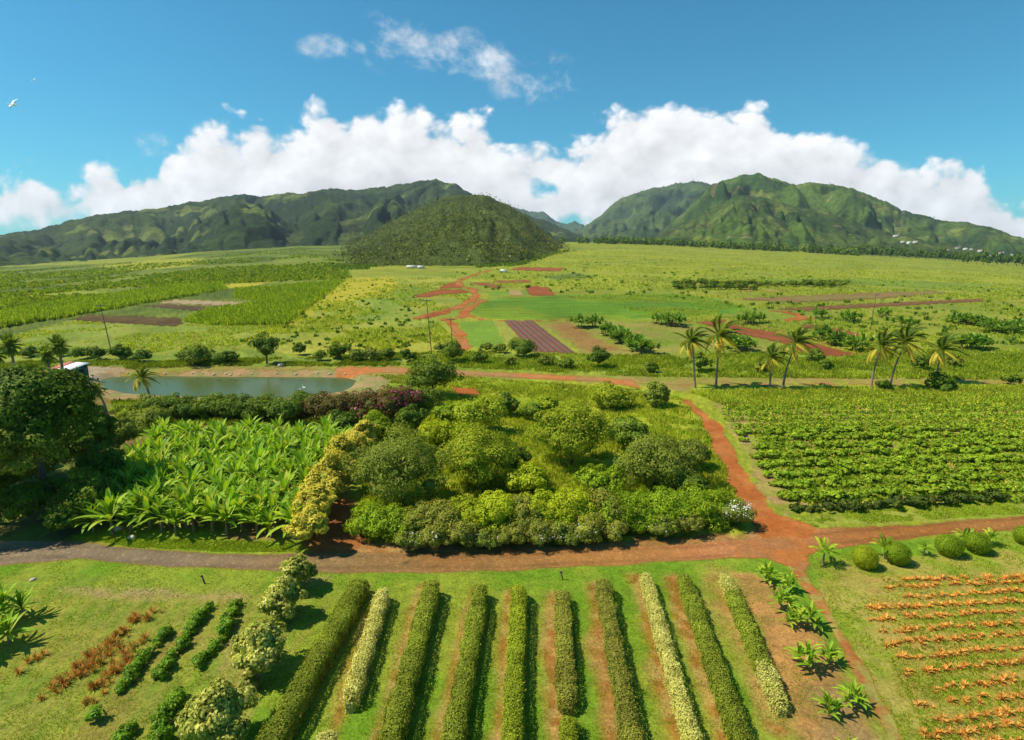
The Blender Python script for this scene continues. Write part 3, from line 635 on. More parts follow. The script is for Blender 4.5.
def lobes_round(h, R, lo, k=6, spread=.55, lr=.55, flat=.6, top=.0):
    L = [(0, 0, (lo+h)/2+top, R*.62, R*.62, (h-lo)*.5)]
    for i in range(k):
        a = 2*math.pi*(i+r_.uniform(-.3, .3))/k; q = R*spread*r_.uniform(.8, 1.15); s = R*lr*r_.uniform(.75, 1.15)
        zc = lo + (h-lo)*r_.uniform(.38, .66); hz = min((h-lo)*.45, s*1.0)*r_.uniform(.8, 1.1)
        L.append((q*math.cos(a), q*math.sin(a), zc, s, s, hz))
    return L
def trunk_mb(h, lobes, r0, lean=(0, 0), fork=.35):
    mb = MB(); hb = h*fork; b = np.array([lean[0]*hb, lean[1]*hb, hb])
    mb.tube([(0, 0, -.3), (lean[0]*hb*.3, lean[1]*hb*.3, hb*.45), b], [r0*1.25, r0, r0*.85], 8)
    for l in lobes[:9]:
        c = np.array(l[:3]); mid = (b+c)/2 + np.array([0, 0, .1*h]); mb.tube([b, mid*.6+b*.4, mid, c+np.array([0, 0, l[5]*.3])], [r0*.6, r0*.45, r0*.32, r0*.1], 6)
    return mb
def tree(label, cat, px, py, top, wpx, mat, n=9000, size=.3, lo=.3, k=6, trunk=True, r0=None, name='tree', group=None, core=.5, fl=None, deep=1.0, lean=(0, 0), rz=0, fork=.35, spread=.55, lr=.55, subs=14, **kw):
    p = g1(px, py); h = hgt(px, py, top); R = wpx/2*mpp(p)*1.0; s = size*(.5+.5*min(1.6, mpp(p)/.09))
    root = empty(name, p, rz); tag(root, label, cat, group)
    L = lobes_round(h*.96, R*.93, h*lo, k, spread, lr); L = [(a+lean[0]*h*.5, b*deep+lean[1]*h*.5, c, d, e*deep, f) for a, b, c, d, e, f in L]
    obj('crown' if trunk else 'foliage', foliage_me('crown', L, n, s, mat, core=core, subs=subs, **kw), root)
    if trunk: trunk_mb(h, L, r0 or max(.08, h*.028), lean, fork).build('trunk', M['bark'], root, smooth=True)
    if fl: obj('blossom', flower_me('blossom', L, fl[1], fl[2], fl[0], low=fl[3] if len(fl) > 3 else -.3), root)
    return root

# ------------------------------------------------------------------ clipped hedges
def hedge(a, b, wd, hh, mat, label, endcream=False):
    A = g1(*a); B = g1(*b); D = (B-A).to_2d(); Ln = D.length; ang = math.atan2(D.y, D.x)
    wd *= .82; n = int(Ln*1500*(wd+2*hh)/4); u = r_.random(n)*Ln; sd = int(abs(A.x*10))+3
    wv = (1 + .2*(fbm(u*.9, u*0+sd, 3, 5)-.5)*2); hh *= .84; hv = hh*(1+.14*(fbm(u*.8, u*0+sd+9, 3, 6)-.5)*2)
    if 'ragged' in label: wv *= 1+.5*(fbm(u*.5, u*0+sd, 2, 8)-.5); hv *= 1+.3*(fbm(u*.6, u*0+sd+9, 2, 9)-.5)
    W2 = wd/2*wv
    per = wd*.9+2*hh*.8; s = r_.random(n)*per; P = np.zeros((n, 3)); Nn = np.zeros((n, 3))
    top = s < wd*.9; q = s/(wd*.9)*2-1; rnd_edge = np.clip(np.abs(q)-.6, 0, 1)
    P[:, 1] = np.where(top, q*W2, np.where(s < wd*.9+hh*.8, W2, -W2))
    t = np.where(s < wd*.9+hh*.8, (s-wd*.9)/(hh*.8), (s-wd*.9-hh*.8)/(hh*.8))
    P[:, 2] = np.where(top, hv*(1-.5*rnd_edge**1.3), hv*(.02+.95*t)); bul = np.where(top, 0, 1-.12*np.clip(t, 0, 1)**2-.1*(1-t)**2); P[:, 1] *= np.where(top, .95, bul)
    Nn[:, 2] = np.where(top, 1, .25); Nn[:, 1] = np.where(top, q*.5, np.sign(P[:, 1]))
    endt = np.clip(1-np.minimum(u, Ln-u)/.5, 0, 1); P[:, 1] *= 1-.5*endt**2; P[:, 2] *= 1-.3*endt**2
    P[:, 0] = u; lump = (fbm(u*1.8, s*1.8+sd, 3, 12)-.5)*.34; P += Nn*(lump+np.where(r_.random(n) < .05, r_.uniform(.04, .2, n), 0))[:, None] + r_.normal(size=(n, 3))*.035
    for e in (0, Ln):       # leaves on the two end faces
        m = int(1300*wd*hh); Pe = np.stack([np.full(m, e)+(0.04 if e else -.04)*r_.random(m)*3, (r_.random(m)-.5)*wd*.5, r_.random(m)*hh*.62], 1); P = np.concatenate([P, Pe]); Nn = np.concatenate([Nn, np.tile([(1 if e else -1), 0, .3], (m, 1))])
    nn = len(P); v, f, r = leafV(P, Nn+r_.normal(size=(nn, 3))*.4, .098*r_.uniform(.6, 1.35, nn), .62)
    uu = np.repeat(P[:, 0], 4); r = np.clip(r*.8 + .35*(fbm(uu*1.5, uu*0+sd, 3, 2)-.3), 0, 1)
    mats = [M[mat], M['twig'], M['cream']]; mi = np.zeros(len(f), int)
    if endcream: cf = P[:, 0]/Ln; mi[(cf < .16+.04*r_.random(nn)) | (cf > .74+.05*r_.random(nn))] = 2
    k = int(Ln/0.8)+2; us = np.linspace(.45, Ln-.45, k); ring = []
    for x in us: ring += [(x, -wd*.32, 0.02), (x, -wd*.34, hh*.62), (x, -wd*.2, hh*.75), (x, wd*.2, hh*.75), (x, wd*.34, hh*.62), (x, wd*.32, 0.02)]
    cf_ = [[i*6+j, i*6+j+1, (i+1)*6+j+1, (i+1)*6+j] for i in range(k-1) for j in range(5)] + [[0, 1, 4, 5], [1, 2, 3, 4], [(k-1)*6, (k-1)*6+5, (k-1)*6+4, (k-1)*6+1], [(k-1)*6+1, (k-1)*6+4, (k-1)*6+3, (k-1)*6+2]]
    me = mesh('hedge_row', np.concatenate([v, np.array(ring)]), np.concatenate([f, np.array(cf_)+len(v)]), mats, rnd=np.concatenate([r, np.full(len(ring), .1)]), midx=np.concatenate([mi, np.full(len(cf_), 0)]))
    o = obj('hedge_row', me, loc=A); o.rotation_euler = (0, 0, ang); tag(o, label, 'hedge', 'clipped hedge rows below the road')
for h_ in HEDGES: hedge(*h_, endcream='cream ends' in h_[5])

# ------------------------------------------------------------------ banana-like plants
def banana_meshes(h, nl, ll, lw, seed, mat='banana', up=(35, 78), stem=True, droop=1.0, seg=6, young=2, low=.45):
    q = np.random.default_rng(seed); V = []; Fq = []; R = []; n = 0; sh = h*low
    for i in range(nl):
        a = 2*math.pi*i*.382 + q.uniform(-.3, .3); e = R_(q.uniform(*up)) if i >= young else R_(q.uniform(76, 88))
        L = ll*q.uniform(.8, 1.1)*(1 if i >= young else .9); ds = L/seg; p = np.array([0, 0, sh*q.uniform(.9, 1.05)]); dr = q.uniform(.5, 1.1)*droop*(1 if i >= young else .35)
        z0 = e; pts = [p.copy()]; es = [e]
        for s in range(seg):
            p = p + ds*np.array([math.cos(a)*math.cos(e), math.sin(a)*math.cos(e), math.sin(e)]); e -= dr*1.5/seg*(0.5+s/seg*1.4); pts.append(p.copy()); es.append(e)
        side = np.array([-math.sin(a), math.cos(a), 0]); rv = q.random()
        for s in range(seg+1):
            w = lw*.5*[.12, .7, 1, 1, .92, .66, .08][int(s*6/seg)]; upv = np.array([-math.cos(a)*math.sin(es[s]), -math.sin(a)*math.sin(es[s]), math.cos(es[s])])
            V += [pts[s]-side*w+upv*w*.35, pts[s], pts[s]+side*w+upv*w*.35]; R += [rv]*3
        for s in range(seg):
            b = n+s*3; Fq += [[b, b+1, b+4, b+3], [b+1, b+2, b+5, b+4]]
        n += (seg+1)*3
    fo = mesh('foliage', np.array(V), np.array(Fq), M[mat], rnd=np.array(R))
    st = None
    if stem:
        mb = MB(); mb.tube([(0, 0, -.1), (.02, 0, sh*.5), (0, .02, sh*1.03)], [h*.035, h*.03, h*.018], 7); st = mb.me('stem', M['pseudostem'], True)
    return fo, st
def plant2(name, meshes, p, rz, sc, label, cat, group=None):
    root = empty(name, p, rz, sc); tag(root, label, cat, group); obj('foliage', meshes[0], root)
    if meshes[1]: obj('stem', meshes[1], root)
    return root
bproto = [banana_meshes(3.9, 22, 2.3, .35, s_, up=(16, 86), droop=.7, young=5, low=.3) for s_ in range(7)]
pts = []; poly = PP((88, 534), (300, 541), (318, 515), (342, 470), (352, 446), (170, 440), (130, 475), (92, 508))
lo_, hi_ = poly[:, :2].min(0), poly[:, :2].max(0); tries = 0
while len(pts) < 196 and tries < 16000:
    tries += 1; c = r_.uniform(lo_, hi_)
    if sdist(poly, c[:1], c[1:])[0] > 0: continue
    if all((c[0]-a)**2+(c[1]-b)**2 > 1.34**2 for a, b in pts): pts.append(tuple(c))
for i, (x, y) in enumerate(pts):
    plant2('banana_plant', bproto[i % 7], (x, y, 0), r_.uniform(0, 6.28), r_.uniform(.86, 1.24), 'leafy green banana plant in the dense grove beside the road', 'banana plant', 'banana plants of the dense grove')

# lone plants beside the footpath
lone = [((766, 583), 37, 'small upright banana plant at the road edge, first of the line beside the footpath'), ((789, 591), 34, 'second banana plant from the road beside the red footpath'),
        ((781, 609), 40, 'pale leaved banana plant behind the leafiest clump beside the footpath'), ((790, 626), 34, 'low banana plant left of the leafiest clump by the footpath'),
        ((808, 628), 46, 'largest leafiest banana plant in the middle of the footpath line'), ((806, 668), 50, 'banana plant with long leaves reaching left on bare soil'),
        ((827, 663), 36, 'small banana plant just right of the one with long leaves'), ((828, 716), 42, 'left banana plant of the lowest pair beside the footpath'),
        ((852, 708), 48, 'right banana plant of the lowest pair beside the footpath'), ((846, 757), 36, 'banana plant cut off by the bottom edge beside the footpath')]
def clumped(s_, H=2.1, mat='banana', ll=1.5, lw=.24, ex=1.0):
    fo = []; 
    for j, (ox, oy, sc) in enumerate([(0, 0, 1), (.5, .2, .8), (-.35, .4, .72), (.1, -.45, .66)]):
        a, st = banana_meshes(H*sc, 10, ll*sc, lw, 40+s_*7+j, mat=mat, up=(15, 80), droop=.8, young=3)
        nv = len(a.vertices); c = np.empty(nv*3, np.float32); a.vertices.foreach_get('co', c); f = np.empty(len(a.polygons)*4, np.int32); a.polygons.foreach_get('vertices', f); r = np.empty(nv, np.float32); a.attributes['rnd'].data.foreach_get('value', r)
        fo.append((c.reshape(-1, 3)+np.array([ox*ex, oy*ex, 0]), f.reshape(-1, 4), r, 0)); s0 = st if j == 0 else s0
    return joinm('foliage', fo, [M[mat]]), s0
yproto = [clumped(s_) for s_ in range(4)]
for i, ((px, py), s_, lb) in enumerate(lone):
    p = g1(px, py); plant2('banana_plant', yproto[i % 4], p, i*1.7, s_*mpp(p)/3.5, lb, 'banana plant', 'young banana plants beside the footpath')

# feathery young palms between the clipped balls
def frond_set(h, nf, fl, seed, mat, sh=.3, droop=1.3, up=(20, 75), nl=14, lw=.07, ll=.42, wind=0.0, segs=8, yel=False, gravity=1.0):
    q = np.random.default_rng(seed); Ps = []; Ds = []; Ns = []; Ss = []; Rv = []; mb = MB()
    for i in range(nf):
        t_ = i/nf; a = 2*math.pi*i*.382+q.uniform(-.2, .2); e = R_(up[1]+(up[0]-up[1])*t_)+q.uniform(-.12, .12); L = fl*q.uniform(.85, 1.1); ds = L/segs
        p = np.array([0, 0, h]); d = np.array([math.cos(a)*math.cos(e), math.sin(a)*math.cos(e), math.sin(e)]); path = [p.copy()]; dirs = [d.copy()]
        for s in range(segs):
            p = p+d*ds; path.append(p.copy()); d = d+np.array([wind*.17, -wind*.03, -.2*droop*(.4+s/segs)*gravity]); d /= np.linalg.norm(d); dirs.append(d.copy())
        mb.tube(path, np.linspace(fl*.011, fl*.002, segs+1), 4, cap=False)
        path = np.array(path); dirs = np.array(dirs)
        rv = (.55+.45*max(0, (t_-.6)/.4) if t_ > .66 else q.uniform(0, .5)) if yel else q.random()
        for j in range(nl):
            f = (j+1)/(nl+1); x = f*segs; k = min(int(x), segs-1); fr = x-k; b = path[k]*(1-fr)+path[k+1]*fr; dd = dirs[k]
            sd = np.cross(dd, [0, 0, 1.0]); sd /= max(np.linalg.norm(sd), 1e-6); up_ = np.cross(sd, dd)
            l_ = fl*ll*math.sin(math.pi*(.12+.83*f))**.7*.55
            for sg in (-1, 1):
                D = sd*sg*.8+dd*.55+np.array([wind*.3, 0, -.35*gravity]); D /= np.linalg.norm(D)
                Ps.append(b+D*l_/2); Ds.append(D); Ns.append(up_+sd*sg*.3); Ss.append(l_); Rv.append(np.clip(rv+q.uniform(-.1, .1), 0, 1))
    v, f, r = leafV(np.array(Ps), np.array(Ns), np.array(Ss), lw/ll*1.9, up=np.array(Ds), r=np.array(Rv), fold=.04)
    return joinm('fronds', [(v, f, r, 0), (np.concatenate(mb.V), np.concatenate(mb.F), .6, 0)], [M[mat]])
def small_palm(px, py, top, label, seed, cat='palm'):
    p = g1(px, py); h = hgt(px, py, top); root = empty('young_palm', p, seed); tag(root, label, cat, 'young palms along the road edge')
    obj('crown', frond_set(h*.45, 11, h*.62, seed, 'fern', nl=9, lw=.13, up=(15, 78)), root)
    mb = MB(); mb.tube([(0, 0, -.1), (.03, 0, h*.25), (0, 0, h*.47)], [.09, .07, .05], 7); mb.build('trunk', M['palm_bark'], root, True)
small_palm(823, 564, 537, 'young palm standing alone at the road edge right of the junction', 1)
small_palm(884, 559, 534, 'young palm tucked between the two left clipped balls', 2)
small_palm(924, 555, 541, 'tiny light green palm alone between the two pairs of clipped balls', 3)
small_palm(964, 546, 525, 'young palm between the two right clipped balls', 4)
small_palm(990, 545, 527, 'slender young palm right of the four clipped balls', 5)
for i, (px, py, w, lb) in enumerate([(864, 567, 23, 'round clipped shrub ball, leftmost and yellowest in the row by the road'), (896, 563, 23, 'round clipped shrub ball with a young palm touching its left side'),
        (948, 555, 23, 'round clipped shrub ball, left one of the right pair'), (976, 552, 22, 'round clipped shrub ball, right one of the right pair'), (1025, 544, 20, 'round clipped shrub ball cut by the right edge of the photo')]):
    p = g1(px, py); R = w/2*mpp(p)*1.03; n = 6000; d = r_.normal(size=(n, 3)); d /= np.linalg.norm(d, axis=1)[:, None]; d[:, 2] = np.maximum(d[:, 2], -.8)
    P = d*R*np.array([1, 1, .95])*(r_.uniform(.9, 1.03, n)*(1+.14*(fbm(d[:, 0]*2.2+i*5+9, d[:, 2]*2.2+d[:, 1]+9, 3, 5)-.5)))[:, None]; P[:, 2] += R*.88; v, f, r = leafV(P, d+r_.normal(size=(n, 3))*.3, .07*r_.uniform(.7, 1.3, n), .6)
    cv, cf = sphereV((0, 0, R*.88), (R*.86, R*.86, R*.82), 14, 9); o = obj('clipped_shrub', joinm('clipped_shrub', [(v, f, r, 0), (cv, cf, .1, 0)], [M['shrub_lime' if i == 0 else 'shrub_bright'], M['twig']]), loc=p); tag(o, lb, 'shrub', 'clipped shrub balls along the road')

# ------------------------------------------------------------------ coconut palms
def coco(px, py, cpx, cpy, rad, label, seed, wind=1.0, mat='coco', nf=21, group='coconut palms along the farm road'):
    p = g1(px, py); h = hgt(px, py, cpy); m_ = mpp(p); dx = (cpx-px)*m_; fl = rad*m_*1.04
    root = empty('coconut_palm', p); tag(root, label, 'palm tree', group)
    mb = MB(); t = np.linspace(0, 1, 9); mb.tube(np.stack([dx*t**1.5, .25*np.sin(t*3), -.2+(h+.2)*t], 1), .19-.08*t+.08*np.exp(-t*12), 8); 
    mb.build('trunk', M['palm_bark'], root, True)
    me = frond_set(0, nf, fl, seed, mat, droop=1.05, up=(-40, 84), nl=24, lw=.052, ll=.34, wind=wind*.75, yel=True, segs=9)
    c = obj('crown', me, root, (dx, .25*math.sin(3), h)); 
    mb = MB()
    for i in range(6): a = i*1.05; v, f = sphereV((.28*math.cos(a), .28*math.sin(a), -.25-.1*(i % 2)), (.13, .13, .17), 6, 4); mb.add(v, f, .5)
    mb.build('coconuts', M['croton_yellow'], root, True, (dx, .25*math.sin(3), h))
coco(695, 388, 689, 341, 22, 'slim coconut palm with sparse dark crown, leftmost of the seven by the farm road', 1)
coco(716, 387, 717, 336, 26, 'tall coconut palm with orange lower fronds, second of the seven by the farm road', 2)
coco(770, 389, 769, 357, 21, 'short yellowish coconut palm, lowest of the seven by the farm road', 3)
coco(783, 388, 792, 342, 24, 'coconut palm leaning right beside the short yellowish one', 4)
coco(871, 388, 877, 345, 23, 'coconut palm with thin curved trunk, left one of the close pair with crossing crowns', 5)
coco(890, 388, 900, 341, 26, 'large crowned coconut palm leaning right, right one of the close pair', 6)
coco(936, 382, 938, 349, 23, 'coconut palm with upright dark fronds, rightmost of the seven by the farm road', 7)
coco(151, 404, 145, 377, 18, 'wind blown palm standing in front of the pond', 8, wind=.7, group='palms by the pond')
coco(106, 412, 99, 390, 12, 'smaller wind blown palm left of the pond', 9, wind=.5, group='palms by the pond')
def fanpalm(px, py, cy, rad, label, seed):
    p = g1(px, py); h = hgt(px, py, cy); R = rad*mpp(p); root = empty('fan_palm', p); tag(root, label, 'palm tree', 'fan palms behind the big tree')
    mb = MB(); mb.tube([(0, 0, -.2), (0.1, 0, h*.5), (0, 0, h)], [.28, .22, .2], 8); mb.build('trunk', M['palm_bark'], root, True)
    me_ = frond_set(0, 34, R*1.05, seed, 'tree_mid', droop=.9, up=(-75, 85), nl=9, lw=.16, ll=.6, segs=6); obj('crown', me_, root, (0, 0, h))
fanpalm(17, 385, 344, 12, 'fan palm with a tall shaggy crown rising behind the big dark tree, leftmost', 1)
fanpalm(52, 388, 354, 10, 'shorter fan palm just left of the shed', 2)
fanpalm(65, 388, 345, 11, 'taller fan palm in front of the shed roof', 3)
fanpalm(1, 382, 353, 11, 'fan palm cut by the left edge above the big dark tree', 4)

# ------------------------------------------------------------------ big dark trees at the left
tree('big dark green tree with a broad dome crown and bare limbs at the left', 'tree', 50, 508, 366, 116, 'tree_dark', n=46000, size=.36, lo=.36, k=17, core=0, r0=.32, spread=.74, lr=.33, fork=.3, subs=20, subr=.5, lean=(-.05, 0), deep=.95)
tree('greyer broad tree cut off by the left edge of the photo', 'tree', -2, 524, 392, 120, 'tree_grey', n=32000, size=.3, lo=.3, k=14, core=0, r0=.3, spread=.7, lr=.36, subs=20)
tree('dark tree behind the greyer one at the left edge', 'tree', -62, 480, 352, 130, 'tree_dark', n=9000, size=.42, lo=.4, k=8, core=.3, r0=.3)
tree('dark lower tree tucked against the right side of the big dome crown', 'tree', 96, 468, 404, 44, 'tree_dark', n=12000, size=.3, lo=.1, k=7, core=.4)
for q in [('dark shrub in shade under the big tree, nearest the road', 30, 528, 480, 46, 'tree_dark'), ('dark shrub beside the first banana plants at the left', 88, 522, 470, 40, 'tree_mid'), ('shrub between the big tree and the banana grove', 108, 492, 448, 40, 'tree_dark'),
          ('low dark shrub at the left edge under the grey tree', 2, 500, 462, 44, 'tree_dark'), ('green shrub under the right side of the big crown', 96, 462, 428, 36, 'tree_mid'), ('shaded shrub behind the trunk of the big tree', 45, 480, 446, 40, 'tree_dark'), ('olive shrub at the back of the tree yard', 122, 452, 420, 34, 'tree_grey'), ('dark shrub beside the pale rock at the grove corner', 66, 536, 504, 30, 'tree_dark')]:
    tree(q[0], 'shrub', q[1], q[2], q[3]-6, q[4]*1.25, q[5], n=6000, size=.26, lo=.0, k=6, trunk=False, name='shrub', core=.5)

# ------------------------------------------------------------------ yellow crotons beside the grove
for i, (px, py, top, w) in enumerate([(309, 550, 503, 40), (318, 531, 482, 42), (326, 513, 464, 40), (336, 496, 449, 40), (345, 480, 436, 38), (355, 465, 426, 36), (366, 452, 418, 30)]):
    nm = ['nearest the road', 'second from the road', 'third from the road', 'in the middle of the row', 'third from the far end', 'second from the far end', 'at the far end of the row'][i]
    tree('tall yellow leaved shrub edging the banana grove, ' + nm, 'shrub', px, py, top, w, 'croton_yellow' , n=6500, size=.26, lo=.02, k=5, trunk=False, name='yellow_shrub', group='yellow shrubs edging the banana grove', core=.55)
# cream bushes lower left
for px, py, top, w, lb in [(298, 588, 553, 34, 'cream leaved bush nearest the road in the diagonal row'), (283, 618, 576, 44, 'cream leaved bush, second from the road in the diagonal row'), (262, 672, 623, 56, 'wide cream leaved bush, third in the diagonal row'),
                           (250, 690, 677, 16, 'tiny cream leaved bush between two large ones'), (222, 748, 684, 66, 'large cream leaved bush at the bottom edge')]:
    tree(lb, 'shrub', px, py, top, w, 'cream_bush', n=int(90*w), size=.3, lo=.0, k=6, trunk=False, name='cream_shrub', group='cream leaved bushes in a diagonal row', core=.7, subr=.42)
for px, py, top, w, lb in [(5, 622, 560, 60, 'tall green clump cut by the left edge below the road'), (-10, 650, 600, 60, 'lower green clump at the left edge')]:
    p = g1(px, py); 
    for j, (ox, oy, s_) in enumerate([(0, 0, 1), (.9, .4, .85), (-.9, .3, .9), (.3, -.8, .8)]):
        plant2('broadleaf_plant', bproto[j], p+Vector((ox, oy, 0)), j*1.3+px, s_*.82, ('tall' if top < 580 else 'lower')+' broad leaved plant in the clump at the left edge below the road', 'plant', 'broad leaved clump at the left edge')

# ------------------------------------------------------------------ the shrubbery in the middle
front = [(378, 549, 500, 42, 'shrub_bright'), (402, 552, 503, 36, 'shrub_bright'), (424, 551, 500, 36, 'shrub_olive'), (447, 549, 494, 38, 'shrub_olive'), (470, 549, 491, 40, 'shrub_lime'), (496, 548, 487, 42, 'shrub_lime'), (521, 547, 487, 38, 'shrub_olive'),
         (545, 546, 484, 40, 'shrub_lime'), (569, 545, 483, 42, 'shrub_lime'), (594, 544, 487, 42, 'shrub_olive'), (619, 543, 488, 44, 'shrub_bright'), (644, 541, 488, 42, 'shrub_bright'), (670, 538, 487, 44, 'shrub_bright'), (697, 535, 487, 42, 'shrub_bright'), (716, 530, 488, 34, 'shrub_bright')]
ordn = ['first', 'second', 'third', 'fourth', 'fifth', 'sixth', 'seventh', 'eighth', 'ninth', 'tenth', 'eleventh', 'twelfth', 'thirteenth', 'fourteenth', 'fifteenth']
cn = {'shrub_bright': 'bright green', 'shrub_olive': 'dull olive', 'shrub_lime': 'lime green'}
for i, (px, py, top, w, mt) in enumerate(front):
    tree('%s rounded shrub, %s from the left in the long row above the road' % (cn[mt], ordn[i]), 'shrub', px, py-15, top+5, w*1.2, mt, n=9500, size=.2, lo=-.1, k=8, trunk=False, name='shrub', group='shrubs in the long row above the road', core=.6, subs=24, subr=.36, spread=.6, lr=.6)
wf = [(412, 555, 528, 30), (436, 556, 524, 34), (462, 556, 522, 34), (487, 555, 528, 28), (512, 554, 524, 30), (538, 553, 520, 34), (566, 552, 522, 30), (588, 550, 517, 34), (612, 548, 520, 28), (661, 545, 517, 28), (686, 541, 512, 28)]
for i, (px, py, top, w) in enumerate(wf):
    tree('low white flowered bush in front of the long shrub row, %s from the left' % ordn[i], 'shrub', px, py-7, top, w*1.1, 'shrub_olive' if i % 3 else 'tree_grey', n=4200, size=.17, lo=.0, k=5, trunk=False, name='flowering_shrub', group='low white flowered bushes along the road', core=.58, fl=('white_flower', 70, .13, -.1))
tree('round bush covered in pale flowers at the right end of the shrub row', 'shrub', 734, 526, 499, 36, 'tree_grey', n=3600, size=.17, lo=.0, k=6, trunk=False, name='flowering_shrub', core=.6, fl=('white_flower', 420, .14, -.1))
tree('grey green round tree at the left end of the shrubbery behind the row', 'tree', 402, 508, 430, 100, 'tree_grey', n=24000, size=.2, lo=-.05, k=12, core=.4, subs=18, spread=.66, lr=.4, subr=.42, r0=.18)
tree('yellow green domed tree with dark underside, right of the grey green one', 'tree', 478, 488, 428, 78, 'tree_yellow', n=17000, size=.22, lo=0, k=11, core=.35, subs=14, spread=.72, lr=.38, subr=.5, r0=.18)
tree('broad yellowish tree in the centre of the shrubbery', 'tree', 572, 466, 402, 78, 'tree_yellow', n=17000, size=.24, lo=0, k=12, core=.35, subs=14, spread=.72, lr=.36, subr=.5, r0=.18)
tree('olive tree with open crown at the right of the shrubbery', 'tree', 655, 488, 436, 78, 'tree_grey', n=15000, size=.22, lo=0, k=11, core=.35, subs=14, spread=.72, lr=.38, subr=.5, r0=.18)
tree('dark green tree behind the olive tree', 'tree', 628, 450, 418, 46, 'tree_mid', n=9000, size=.28, lo=0, k=7, core=.5)
for lb, px, py, top, w, mt in [('small yellow leaved tree left of the dark pair near the farm road', 480, 432, 397, 52, 'tree_yellow'), ('small dark tree behind the yellow leaved one', 506, 416, 391, 30, 'tree_mid'), ('dark green bush right of the small dark tree', 534, 421, 399, 26, 'tree_mid'),
        ('yellow green spreading tree near the red end of the farm road', 612, 408, 383, 48, 'tree_yellow'), ('olive tree left of the red lane top', 656, 407, 380, 32, 'tree_grey'), ('dark bush beside the bougainvillea', 412, 428, 404, 34, 'tree_dark'), ('bright bush below the dark upright tree', 448, 424, 402, 34, 'shrub_bright'),
        ('lime bush behind the grey green tree', 440, 446, 418, 44, 'shrub_lime'), ('lime bush in the middle of the grass left of the central tree', 528, 494, 464, 44, 'shrub_lime'), ('green bush between the central tree and the row', 600, 496, 462, 46, 'shrub_bright'), ('pale green bush near the red lane bend', 694, 470, 440, 34, 'tree_grey'),
        ('low bush under the open olive tree', 690, 500, 470, 40, 'tree_mid'), ('small yellow tree in the grass behind the central tree', 548, 412, 394, 26, 'tree_yellow'), ('dark leaning bush in the middle of the shrubbery', 510, 470, 440, 34, 'tree_mid')]:
    tree(lb, 'tree' if 'tree' in lb[:30] else 'shrub', px, py, top+2, w*.92, mt, n=6000, size=.26, lo=-.05, k=6, trunk='tree' in lb[:30], name='small_tree' if 'tree' in lb[:30] else 'shrub', core=.55, subs=18)
tree('dark upright bushy tree standing above the pond corner by the pole', 'tree', 433, 398, 357, 46, 'tree_mid', n=7000, size=.3, lo=.08, k=8, core=.5, subs=20)
# bank of scrub and bougainvillea behind the bananas
bk = [(165, 416, 396, 36, 'tree_mid'), (190, 418, 398, 38, 'tree_dark'), (215, 417, 396, 38, 'tree_mid'), (240, 419, 397, 38, 'tree_dark'), (262, 420, 396, 36, 'tree_mid'), (285, 421, 398, 36, 'tree_dark'), (132, 418, 404, 34, 'wilddark'), (150, 428, 408, 34, 'tree_grey'),
      (300, 414, 393, 32, 'tree_dark'), (322, 418, 392, 36, 'bougain'), (345, 419, 391, 38, 'bougain'), (368, 421, 390, 38, 'bougain'), (390, 422, 388, 38, 'bougain'), (408, 412, 384, 32, 'bougain'), (425, 408, 388, 30, 'tree_mid'), (338, 434, 414, 32, 'tree_dark'), (375, 440, 410, 36, 'shrub_bright')]
pl_ = ['at its left end', 'second along', 'third along', 'fourth along', 'fifth along', 'sixth along', 'low at the far left', 'left front', 'middle left', 'first purple one', 'second purple one', 'third purple one', 'fourth purple one', 'purple one nearest the dark tree', 'right end under the dark tree', 'front middle', 'bright front one beside the yellow shrubs']
for i, (px, py, top, w, mt) in enumerate(bk):
    f_ = ('magenta_flower', [50, 170, 120, 330, 260][i-9] if 9 <= i <= 13 else 40, .34, -.1) if 9 <= i <= 13 or i in (8, 5) else None
    tree('%s bush in the bank between pond and bananas, %s' % ('purple brown' if mt == 'bougain' else 'green', pl_[i]), 'shrub', px, py, top, w*1.1, mt, n=5000, size=.24, lo=-.1, k=6, trunk=False, name='bougainvillea' if mt == 'bougain' else 'shrub', group='bushes of the bank behind the pond', core=.62, fl=f_, subs=16)

